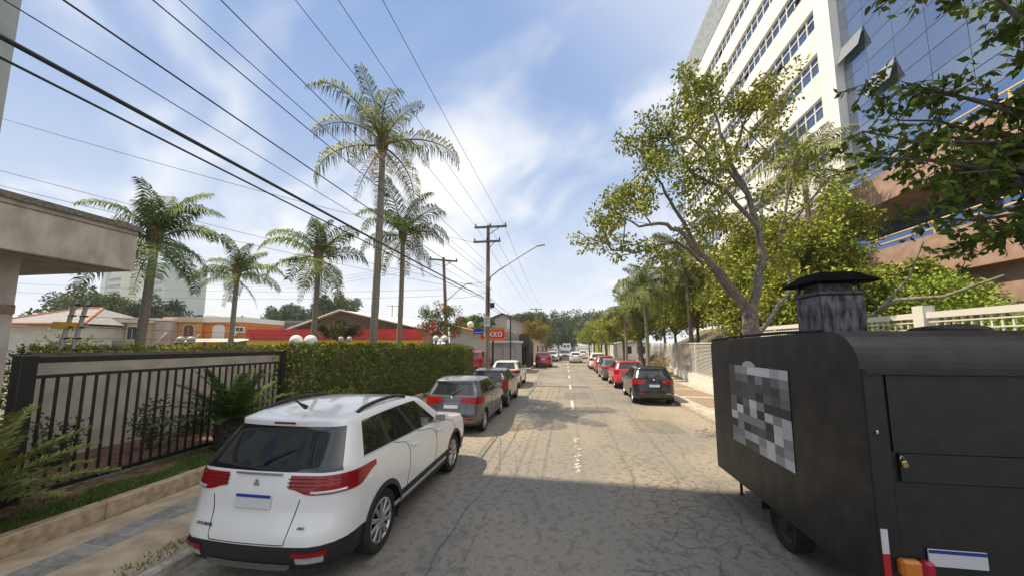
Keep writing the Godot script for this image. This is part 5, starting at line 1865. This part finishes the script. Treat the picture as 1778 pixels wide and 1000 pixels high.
func planting() -> void:
	# left side
	cycad("large cycad with dark green fronds beside the white car", V(-7.05, .27, -6.55), .62, 1.2, Color(.028, .062, .016), Color(.075, .12, .03), 34)
	cycad("yellowish cycad at the gate end of the railing", V(-6.85, .25, -3.05), .35, 1.2, Color(.10, .13, .03), Color(.27, .27, .09), 30)
	hedge("long clipped green hedge with light top growth behind the parked cars", V(-7.35, 0, -8.45), V(-6.35, 0, -21.2), .1, 2.38, .55, 430.0, .095, [Color(.045, .08, .014), Color(.19, .22, .04)], [Color(.045, .08, .014), Color(.19, .22, .04)])
	hedge("short lower hedge piece closing the end of the long hedge", V(-6.3, 0, -21.3), V(-6.15, 0, -22.9), .1, 2.25, .55, 420.0, .08, [Color(.06, .09, .016), Color(.19, .22, .045)], [Color(.06, .09, .016), Color(.19, .22, .045)])
	for k in 3:
		shrub("garden_shrub", ["yellow-green leafy shrub growing at the near end of the hedge", "second leafy shrub at the hedge foot by the railing post", "low shrub at the hedge foot behind the white car"][k], "shrubs at the hedge foot", V(-6.95 + k * .05, .25, -8.3 - k * 1.0), V(.32, .5, .42), 1100, .07, Color(.06, .10, .018), Color(.24, .27, .06))
	for k in 5:
		shrub("bed_shrub", ["small green shrub behind the gate end of the railing", "taller green shrub second from the gate behind the railing", "bushy shrub in the middle behind the black railing", "low shrub behind the railing beside the dark cycad", "shrub behind the railing near the hedge corner"][k], "shrubs behind the railing", V(-8.7 + ru(-.3, .3), .2, -4.0 - k * 1.1), V(.35, .4 + .12 * (k % 3), .4), 600, .08, Color(.03, .06, .014), Color(.11, .15, .035))
	var pa := Color(.06, .105, .025); var pb := Color(.18, .23, .06)
	palm("queen_palm", "tallest palm with ragged crown bursting over the hedge", "palms in the garden behind the hedge", V(-7.9, 0, -13.3), 11.0, .15, 3.5, 15, V(.15, 0, .1), Color(.085, .125, .022), Color(.28, .28, .06), {"hang": .78, "droop": 1.2, "dead": 3, "spread": .85})
	palm("queen_palm", "medium palm with spreading crown close behind the tallest palm", "palms in the garden behind the hedge", V(-7.65, 0, -15.05), 7.5, .12, 2.7, 17, V(.05, 0, 0), pa, pb, {"hang": .66, "droop": 1.25})
	palm("queen_palm", "shorter palm behind the pair of white globe lamps", "palms in the garden behind the hedge", V(-9.45, 0, -11.75), 5.6, .105, 2.3, 15, V(.08, 0, 0), pa, pb, {"hang": .66, "droop": 1.25})
	palm("queen_palm", "small palm standing before the orange house", "palms in the garden behind the hedge", V(-16.3, 0, -14.7), 5.8, .115, 2.2, 16, V(.1, 0, 0), pa, pb, {"hang": .64, "droop": 1.15})
	palm("queen_palm", "dark full palm rising behind the end of the entrance canopy", "palms in the garden behind the hedge", V(-12.85, 0, -8.65), 5.6, .12, 2.4, 20, V(.25, 0, 0), Color(.05, .09, .028), Color(.14, .19, .06), {"hang": .58, "droop": 1.2})
	var g := mat("globe white", .80, .80, .79, .35)
	globe_lamp("pair of white globe lamps above the near hedge end", V(-8.25, 2.57, -9.9), .19, .23, g)
	globe_lamp("pair of greyish globe lamps before the yellow house", V(-20.0, 2.7, -15.6), .19, .28, mat("globe grey", .38, .40, .42, .4))
	globe_lamp("pair of greyish globe lamps between the palm trunks", V(-13.8, 2.8, -20.1), .17, .27, mat("globe grey", .38, .40, .42, .4))
	globe_lamp("pair of white globe lamps at the far hedge end", V(-7.5, 2.83, -20.1), .18, .27, g)
	# bougainvillea and a dark garden tree before the hall
	var t := tree("bougainvillea", "bougainvillea tree with red blossom beside the leaning pole", "tree", "", V(-9.3, 0, -24.2), 5.6, V(1.9, 1.7, 1.6), 4.1, Color(.05, .09, .025), Color(.16, .19, .06), 26, 200, .14, .1)
	var fl := Mb.new()
	for k in 11: clump(fl, V(ru(-1.5, 1.9), ru(2.6, 5.2), ru(.3, 1.5)), V(.32, .3, .3), 80, .1, Color(.36, .02, .03), Color(.5, .05, .06))
	obj("blossom", fl, leafy(), t)
	tree("garden_tree", "dark low garden tree before the red shopfront", "tree", "", V(-15.6, 0, -22.2), 4.2, V(1.9, .9, 1.2), 3.4, Color(.02, .035, .012), Color(.07, .085, .025), 18, 170, .15, .1)
	shrub("garden_shrub", "round green shrub left of the wire posts", "", V(-14.5, .2, -6.6), V(1.0, 1.2, .9), 2200, .1, Color(.05, .10, .015), Color(.16, .22, .045))
	shrub("garden_shrub", "pale thin-leaved shrub behind the yellow warning plate", "", V(-17.0, .3, -9.6), V(1.4, 1.4, 1.0), 1700, .11, Color(.15, .16, .07), Color(.30, .29, .15))
	# far trees on the left
	var far_a := Color(.03, .06, .022); var far_b := Color(.09, .125, .045)
	for q in [[-70, 58, 11.0, 5.2, "dark broad tree behind the tiled house"], [-62, 60, 10.5, 4.6, "tall dark tree beside the cream apartment block"], [-83, 66, 12.0, 5.5, "wide pale green tree over the canopy pillar"], [-54, 72, 7.5, 4.0, "rounded tree in front of the far apartments"],
		[-52, 88, 9.0, 4.4, "low rounded tree behind the white water tank"], [-62, 95, 13.0, 5.5, "domed dark green tree behind the orange houses"], [-46, 85, 13.0, 4.6, "feathery tall tree behind the grey block"], [-40, 80, 14.0, 4.2, "tallest feathery tree left of the hall roof"], [-55, 85, 11.5, 5.0, "broad tree among the far treetops behind the grey block"]]:
		var p := rowpos(q[0], q[1])
		tree("far_tree", q[4], "tree", "far trees behind the houses", p, q[2], V(q[3], q[2] * .36, q[3]), q[2] * .66, far_a, far_b, 48, 190, .62, .35)
	for q in [[-17.0, 62, 8.0, 4.0, "dark tree behind the bougainvillea"], [-10.5, 72, 8.5, 4.5, "dark green tree behind the grey-green shop"], [-13.0, 50, 6.2, 3.0, "bushy tree behind the shop tank"], [-7.6, 75, 10.0, 4.5, "bright green rounded tree behind the gabled house"]]:
		tree("roadside_tree", q[4], "tree", "trees beyond the shops", V(q[0], 0, -q[1]), q[2], V(q[3], q[2] * .36, q[3]), q[2] * .64, Color(.045, .085, .018), Color(.12, .17, .035), 38, 190, .46, .25)
	tree("roadside_tree", "yellowish street tree on the left kerb beyond the red car", "tree", "street trees on the left", V(-4.6, .1, -50), 5.6, V(2.2, 1.8, 2.4), 4.1, Color(.14, .13, .025), Color(.28, .23, .05), 28, 190, .22, .12)
	tree("roadside_tree", "orange-tinged street tree beside the distant wooden pole", "tree", "street trees on the left", V(-4.8, .1, -58), 6.0, V(2.2, 2.0, 2.4), 4.4, Color(.17, .12, .03), Color(.28, .2, .06), 26, 180, .24, .12)
	tree("conifer_shrub", "narrow green shrub beside the dark shopfront", "tree", "", V(-4.3, .13, -40.6), 3.6, V(.6, 1.5, .6), 2.0, Color(.03, .08, .014), Color(.09, .15, .03), 16, 90, .12, .07)
	for q in [[-6.5, 118, 14, 7], [2.5, 128, 15, 8], [11.0, 118, 14, 7], [-15, 122, 13, 7], [20, 130, 14, 8], [-3, 150, 16, 9]]:
		tree("end_tree", ["dark tall tree closing the left of the street end", "large dark tree standing across the street end", "broad tree right of the street end", "tree at the far left behind the street shops", "tree at the far right behind the roadside houses", "tallest tree far beyond the street end"][[118, 128, 119, 122, 130, 150].find(q[1] if q[0] < 11 or q[0] > 12 else 119)], "tree", "trees closing the street", V(q[0], 0, -q[1]), q[2], V(q[3], q[2] * .5, q[3]), q[2] * .5, Color(.03, .06, .018), Color(.09, .13, .035), 46, 190, .8, .4)
	# right side street trees and palms
	for q in [[5.3, 47, 6.4, 2.8, "bright yellow-green street tree on the right kerb"], [5.6, 56, 6.6, 2.8, "second yellow-green street tree behind the first"], [5.4, 68, 7.0, 3.0, "third yellow-green street tree farther down the right kerb"], [5.6, 84, 7.5, 3.4, "fourth street tree far along the right kerb"], [6.3, 39, 6.2, 2.5, "low yellow-green street tree just beyond the weeping palms"], [7.2, 34.5, 6.8, 2.4, "street tree crowding behind the smaller weeping palm"]]:
		tree("street_tree", q[4], "tree", "street trees along the right kerb", V(q[0], .1, -q[1]), q[2], V(q[3], 2.2, q[3]), 4.4, Color(.11, .16, .022), Color(.30, .32, .055), 38, 260, .22, .16)
	palm("weeping_palm", "weeping palm with long hanging leaflets at the end of the slat fence", "palms on the right pavement", V(5.6, .13, -25.2), 6.1, .13, 3.0, 24, V(-.1, 0, 0), Color(.09, .135, .04), Color(.22, .25, .085), {"hang": .92, "droop": 1.5, "dead": 2, "width": .045})
	palm("weeping_palm", "smaller weeping palm behind the first, nearer the kerb", "palms on the right pavement", V(5.2, .13, -31.5), 5.2, .12, 2.6, 20, V(0, 0, 0), Color(.09, .135, .04), Color(.23, .25, .08), {"hang": .92, "droop": 1.5, "dead": 3, "width": .05})
	palm("weeping_palm", "tall weeping palm with fronds against the sky behind the slat fence", "palms on the right pavement", V(8.6, .3, -25.5), 8.0, .14, 3.2, 22, V(-.2, 0, 0), Color(.09, .135, .04), Color(.22, .25, .085), {"hang": .9, "droop": 1.4, "dead": 3, "width": .045})
	palm("weeping_palm", "pale fan of palm fronds before the white tower corner", "palms on the right pavement", V(13.2, 3.0, -20.5), 9.0, .14, 3.4, 22, V(0, 0, 0), Color(.13, .17, .07), Color(.32, .34, .17), {"hang": .55, "dead": 1, "width": .045})
	var ra := Color(.12, .17, .024); var rb := Color(.33, .34, .065)
	for q in [[8.7, .9, -17.5, 5.2, 1.9, "rounded garden tree behind the slat fence"], [9.6, 1.2, -21.5, 6.0, 2.2, "bushy garden tree behind the slat fence palms"], [9.0, 1.0, -30.5, 6.4, 2.4, "garden tree at the far end of the slat fence"], [10.6, 1.7, -14.6, 3.6, 1.5, "leafy garden tree behind the gnarled street tree"], [12.2, 2.4, -18.2, 5.0, 2.0, "green tree before the white tower base"],
		[11.8, 2.3, -25.5, 7.0, 2.6, "tall green tree before the ribbon windows"], [12.6, 2.6, -15.6, 3.2, 1.5, "tree with dense crown on the garden bank"], [10.0, 1.4, -37.0, 7.5, 2.8, "far garden tree behind the weeping palms"], [9.3, .9, -26.6, 7.6, 2.3, "tall loose garden tree between the weeping palms"], [10.6, 1.5, -31.5, 8.6, 2.8, "highest garden tree behind the fence end"], [8.6, .5, -43.0, 7.6, 2.8, "garden tree over the pale boundary wall"], [11.2, 1.9, -21.6, 7.8, 2.4, "tall garden tree under the tower windows"], [8.9, .8, -14.6, 4.4, 1.6, "small garden tree just behind the gnarled trunk"], [9.9, 1.3, -19.4, 8.4, 2.1, "tall slender garden tree left of the pale palm"], [11.4, 2.0, -17.0, 7.4, 1.9, "loose tall garden tree right of the gnarled limbs"]]:
		tree("garden_tree", q[5], "tree", "garden trees behind the white fence", V(q[0], q[1], q[2]), q[3], V(q[4], q[3] * .36, q[4]), q[3] * .62, ra, rb, 42, 270, .18, .11)
	for q in [[8.5, .9, -9.4, "green shrub on the bank just over the lattice fence"], [9.7, 1.4, -10.4, "wide green shrub on the bank beside the lattice post"], [11.0, 2.0, -11.6, "upper green shrub on the bank below the pink terrace"], [9.6, 1.3, -12.8, "shrub on the bank behind the low bare branch"], [12.3, 2.6, -13.0, "shrub on the bank at the lattice end"], [13.4, 3.1, -14.6, "top shrub on the bank against the pink wall"], [11.4, 2.1, -14.2, "rounded shrub on the bank before the pink base wall"]]:
		shrub("bank_shrub", q[3], "shrubs on the garden bank", V(q[0], q[1] + .1, q[2]), V(1.25, 1.05, 1.25), 3400, .13, Color(.11, .18, .025), Color(.28, .34, .06))
	for q in [[8.4, .7, -11.5, "dry straw-coloured shrub beside the chimney"], [8.5, .7, -14.2, "dry ochre shrub behind the trunk"], [7.0, .13, -27.6, "dry brown shrub at the slat fence end"], [11.0, 1.8, -12.4, "dry shrub higher on the bank"]]:
		shrub("dry_shrub", q[3], "dry shrubs", V(q[0], q[1] + .1, q[2]), V(.7, .75, .7), 1200, .12, Color(.24, .17, .07), Color(.42, .31, .14))
	street_tree()
	overhang()

func cars() -> void:
	var spare := "cars parked along the left kerb"
	var o := car("parked_suv", "white sport utility car with black roof rails parked beside the railing", "car", spare, V(-3.1, 0, -5.45), 0.0,
		{"levels": SUV, "paint": [.80, .80, .79], "wheels": [1.33, -1.34, .35], "lamp": [5.0, 6.0, .64, .085], "clad": 2.45, "rim": "multi", "quarter": .05, "pillar_b": .56, "pillar_c": .27, "chrome": true, "seams": [.30, .57, .83], "handles": [.36, .62], "rear_wrap": .62, "rear_glass": 6.3, "plate_k": 4.6})
	suv_extras(o, last_shell)
	o = car("parked_hatchback", "grey metallic hatchback parked in front of the white car", "car", spare, V(-3.13, 0, -11.2), 0.0,
		{"levels": HATCH, "size": V(1.0, 1.0, 1.0), "paint": [.12, .125, .135], "metal": .55, "rough": .32, "wheels": [1.25, -1.25, .31], "lamp": [4.9, 6.1, .52, .13], "rim": "spoke", "quarter": .06})
	bumper_bits(o, last_shell, true)
	o = car("parked_hatchback", "dark green-black small car between grey hatchback and white car", "car", spare, V(-3.05, 0, -15.1), 0.0,
		{"levels": HATCH, "size": V(.96, 1.0, .97), "paint": [.022, .028, .027], "wheels": [1.2, -1.2, .29], "lamp": [4.6, 7.2, .95, .045], "clad": 2.2, "black_mirror": true})
	car("parked_hatchback", "white rounded hatchback parked by the wooden pole", "car", spare, V(-3.45, 0, -21.4), 0.0,
		{"levels": HATCH, "size": V(1.02, 1.02, 1.02), "paint": [.74, .73, .70], "wheels": [1.25, -1.25, .31], "lamp": [4.8, 5.9, .62, .1], "black_mirror": true})
	car("parked_suv", "deep red sport utility car parked beyond the kiosk", "car", spare, V(-2.4, 0, -39.7), 0.0,
		{"levels": SUV, "size": V(.97, 1.0, .93), "paint": [.36, .022, .03], "wheels": [1.25, -1.25, .34], "lamp": [4.6, 5.6, .6, .08], "near": false})
	car("red_van", "red van with dark window parked behind the hedge end", "van", "", V(-7.3, .13, -28.3), .0,
		{"levels": SUV, "size": V(1.0, 1.08, .95), "paint": [.34, .015, .02], "wheels": [1.25, -1.25, .34], "lamp": [4.6, 5.6, .7, .08], "near": false, "clad": 2.5})
	car("oncoming_sedan", "white sedan facing this way down the street beside the red car", "car", "", V(-2.0, 0, -54), PI,
		{"levels": SEDAN, "paint": [.62, .62, .61], "wheels": [1.3, -1.3, .31], "lamp": [4.8, 5.8, .6, .08], "near": false})
	car("oncoming_suv", "silver sport utility car coming up the middle of the street", "car", "", V(-.1, 0, -57.5), PI,
		{"levels": SUV, "paint": [.36, .38, .40], "metal": .5, "wheels": [1.3, -1.3, .34], "lamp": [4.8, 5.8, .6, .08], "near": false})
	car("moving_sedan", "white sedan driving away right of the centre line", "car", "", V(1.35, 0, -49.6), 0.0,
		{"levels": SEDAN, "paint": [.66, .66, .65], "wheels": [1.3, -1.3, .31], "lamp": [4.8, 5.8, .6, .08], "near": false})
	spare = "cars parked along the right kerb"
	o = car("parked_hatchback", "black hatchback parked last in the right-hand row", "car", spare, V(3.58, 0, -16.8), -.02,
		{"levels": HATCH, "size": V(.98, 1.03, .98), "paint": [.012, .013, .017], "wheels": [1.2, -1.2, .30], "lamp": [4.85, 5.95, .66, .09], "rim": "spoke"})
	bumper_bits(o, last_shell, false)
	car("parked_hatchback", "bright red hatchback parked in front of the black one", "car", spare, V(3.5, 0, -21.9), 0.0,
		{"levels": HATCH, "size": V(.99, 1.04, .98), "paint": [.55, .035, .035], "wheels": [1.2, -1.2, .30], "lamp": [4.7, 6.6, .95, .04], "clad": 1.4})
	car("parked_sedan", "grey sedan parked between the two red cars", "car", spare, V(3.3, 0, -26.4), 0.0,
		{"levels": SEDAN, "paint": [.17, .17, .175], "metal": .5, "wheels": [1.3, -1.3, .31], "lamp": [4.8, 5.9, .6, .1]})
	car("parked_hatchback", "red hatchback parked in front of the grey sedan", "car", spare, V(3.4, 0, -32.4), 0.0,
		{"levels": HATCH, "paint": [.48, .025, .03], "wheels": [1.2, -1.2, .30], "lamp": [4.8, 5.9, .6, .1], "near": false})
	car("parked_suv", "white sport utility car parked beyond the red hatchback", "car", spare, V(3.2, 0, -37.6), 0.0,
		{"levels": SUV, "size": V(.95, .98, .9), "paint": [.72, .72, .71], "wheels": [1.2, -1.2, .33], "lamp": [4.6, 5.8, .8, .06], "near": false})
	var far := [[3.0, -63, [.68, .68, .67], SEDAN, "white sedan parked far along the right kerb"], [2.9, -70, [.4, .03, .04], HATCH, "red car parked far along the right kerb"], [-2.4, -64, [.12, .13, .14], HATCH, "dark grey car parked far along the left kerb"], [-2.3, -72, [.5, .51, .52], SUV, "pale silver car parked far along the left kerb"], [1.6, -80, [.05, .05, .055], SUV, "black car driving far down the street"], [2.8, -77, [.3, .31, .33], HATCH, "silver car parked farthest along the right kerb"], [-1.6, -84, [.06, .07, .09], SEDAN, "dark car far down the left lane"]]
	for q in far:
		car("distant_car", q[4], "car", "small cars far down the street", V(q[0], 0, q[1]), 0.0, {"levels": q[3], "paint": q[2], "wheels": [1.25, -1.25, .31], "lamp": [4.8, 5.8, .6, .08], "near": false})
	var v := thing("white_van", "boxy white van with two dark windows at the street end", "van", V(.3, 0, -96))
	part("body", v, mat("van white", .72, .71, .66, .4), V(-1.05, .45, -4.5), V(1.05, 2.85, 0))
	for k in 2: part("window", v, mat("car glass", .012, .014, .016, 0.03, 0.0, 0.7), V(-.8 + k * .9, 1.75, 0), V(-.1 + k * .9, 2.35, .03))
	part("bumper", v, mat("car plastic", .018, .018, .019, 0.55), V(-1.0, .3, -.1), V(1.0, .55, .08))
	for k in 4:
		var wm := wheel_meshes(.34, "spoke")
		put("wheel", wm[0], v, Transform3D(Basis(Vector3.UP, 0.0 if k % 2 else PI), V(.92 if k % 2 else -.92, .34, -.8 - 2.8 * (k / 2))))

func suv_extras(o: Node3D, sh: Shell) -> void:
	var black := mat("car plastic", .018, .018, .019, 0.55)
	var chrome := mat("chrome", .62, .62, .63, 0.15, 1.0)
	var silver := mat("skid silver", .42, .43, .44, .35, .6)
	for m in [1.0, -1.0]:
		var f := Vector3(m, 1, 1)
		var mb := Mb.new()
		var pts := []
		for k in 13:
			var u := k / 12.0
			var lift := .05 * pow(sin(PI * clampf(u, .0, 1.0)), .4)
			pts.append((sh.at(10.6, sh.col(2, .06 + u * .86)) + V(0, lift, 0)) * f)
		mb.tube(pts, [.024], 8)
		obj("roof_rail", mb, black, o)
		mb = Mb.new()
		for k in 10:
			var u := .24 + k * .05
			mb.cbox(sh.at(1.75, sh.col(2, u), .012) * f, V(.02, .045, .2), .006)
		obj("sill_strip", mb, silver, o)
		# reflector in the bumper corner: red over clear
		var rf := obj("reflector", patch(sh, sh.col(0, .96), sh.col(1, .5), m, .012, func(_u): return 1.8, func(_u): return 2.15), mat("tail lamp red", .30, .008, .010, 0.12), o)
		obj("fog_lens", patch(sh, sh.col(1, .02), sh.col(1, .45), m, .012, func(_u): return 1.4, func(_u): return 1.78), mat("lamp clear", .55, .56, .58, 0.1, 0.3), rf)
		# dark ribs and a clear strip in the tail lamp
		for q in 3:
			mb = Mb.new()
			var l := []
			for k in 9: l.append(sh.at(5.42 + q * .2, 4.3 + k * 1.0, .014) * f)
			mb.tube(l, [.006], 4, false)
			obj("lamp_rib", mb, mat("lamp deep red", .12, .004, .006, .2), o)
		mb = Mb.new()
		var l2 := []
		for k in 6: l2.append(sh.at(5.14, 7.4 + k * .6, .013) * f)
		mb.tube(l2, [.016], 5, false)
		obj("lamp_clear_strip", mb, mat("lamp clear", .55, .56, .58, 0.1, 0.3), o)
	var mb := Mb.new()
	var pts := []
	for k in 17: pts.append(sh.at(6.05, absf(k - 8) * .42, .006) * Vector3(-1.0 if k < 8 else 1.0, 1, 1))
	mb.tube(pts, [.013], 6)
	obj("tailgate_chrome", mb, chrome, o)
	for m in [1.0, -1.0]:
		obj("skid_plate", patch(sh, 0.0, 6.2, m, .02, func(u): return .75 + .35 * u * u, func(u): return 1.3), silver, o)
	# three small lozenges on the tailgate
	var c := sh.at(5.55, 0.0, .012)
	for a in [PI / 2, PI / 2 + TAU / 3, PI / 2 - TAU / 3]:
		mb = Mb.new()
		var d := Vector2(cos(a), sin(a)) * .038; var e := Vector2(-sin(a), cos(a)) * .019
		mb.prism(PackedVector2Array([Vector2.ZERO, d * .5 + e, d, d * .5 - e]), -.004, .006, Transform3D(Basis.IDENTITY, c))
		obj("badge", mb, chrome, o)
	# antenna blade
	mb = Mb.new()
	mb.tube([V(0, 1.70, 1.62), V(0, 1.76, 1.72), V(0, 1.85, 1.86)], [.03, .012, .005], 6)
	obj("antenna", mb, black, o)
	mb = Mb.new()
	mb.cbox(sh.at(9.7, 0.0, .004), V(.26, .02, .02), .006)
	obj("brake_light", mb, mat("tail lamp dark", .14, .01, .012, .2), o)
	# dark lettering low on the tailgate
	var fnt := SystemFont.new()
	fnt.font_names = PackedStringArray(["Droid Sans"])
	for q in [["OUTLANDER", -.50, 3.35, .00105], ["4WD", .56, 3.45, .0010]]:
		var tm := TextMesh.new()
		tm.font = fnt
		tm.text = q[0]
		tm.font_size = 36
		tm.pixel_size = q[3]
		tm.depth = .004
		tm.material = black
		var sp := sh.at(q[2], NR * absf(q[1]) / .55, .012)
		put("lettering", tm, o, Transform3D(Basis(Vector3.UP, .12 * signf(q[1])), V(q[1], sp.y, sp.z)))

func bumper_bits(o: Node3D, sh: Shell, light: bool) -> void:
	for m in [1.0, -1.0]:
		var mb := Mb.new()
		mb.cbox(sh.at(2.3, sh.col(1, .1), .008) * Vector3(m, 1, 1), V(.2, .05, .03), .012, Basis(Vector3.UP, m * .25))
		obj("reflector", mb, mat("tail lamp red", .30, .008, .010, 0.12), o)
	var b := Mb.new()
	b.ball(sh.at(5.9, 0.0, .006), V(.05, .05, .012), 14, 8)
	obj("badge", b, mat("chrome", .62, .62, .63, 0.15, 1.0), o)

func _ready() -> void:
	rng.seed = 20240611
	camera_and_light()
	build_setting()
	office_tower()
	terraces()
	shade_tower()
	canopy()
	garden_wall()
	railing()
	houses()
	shops()
	right_fence()
	poles_and_wires()
	signs()
	trailer()
	cars()
	planting()
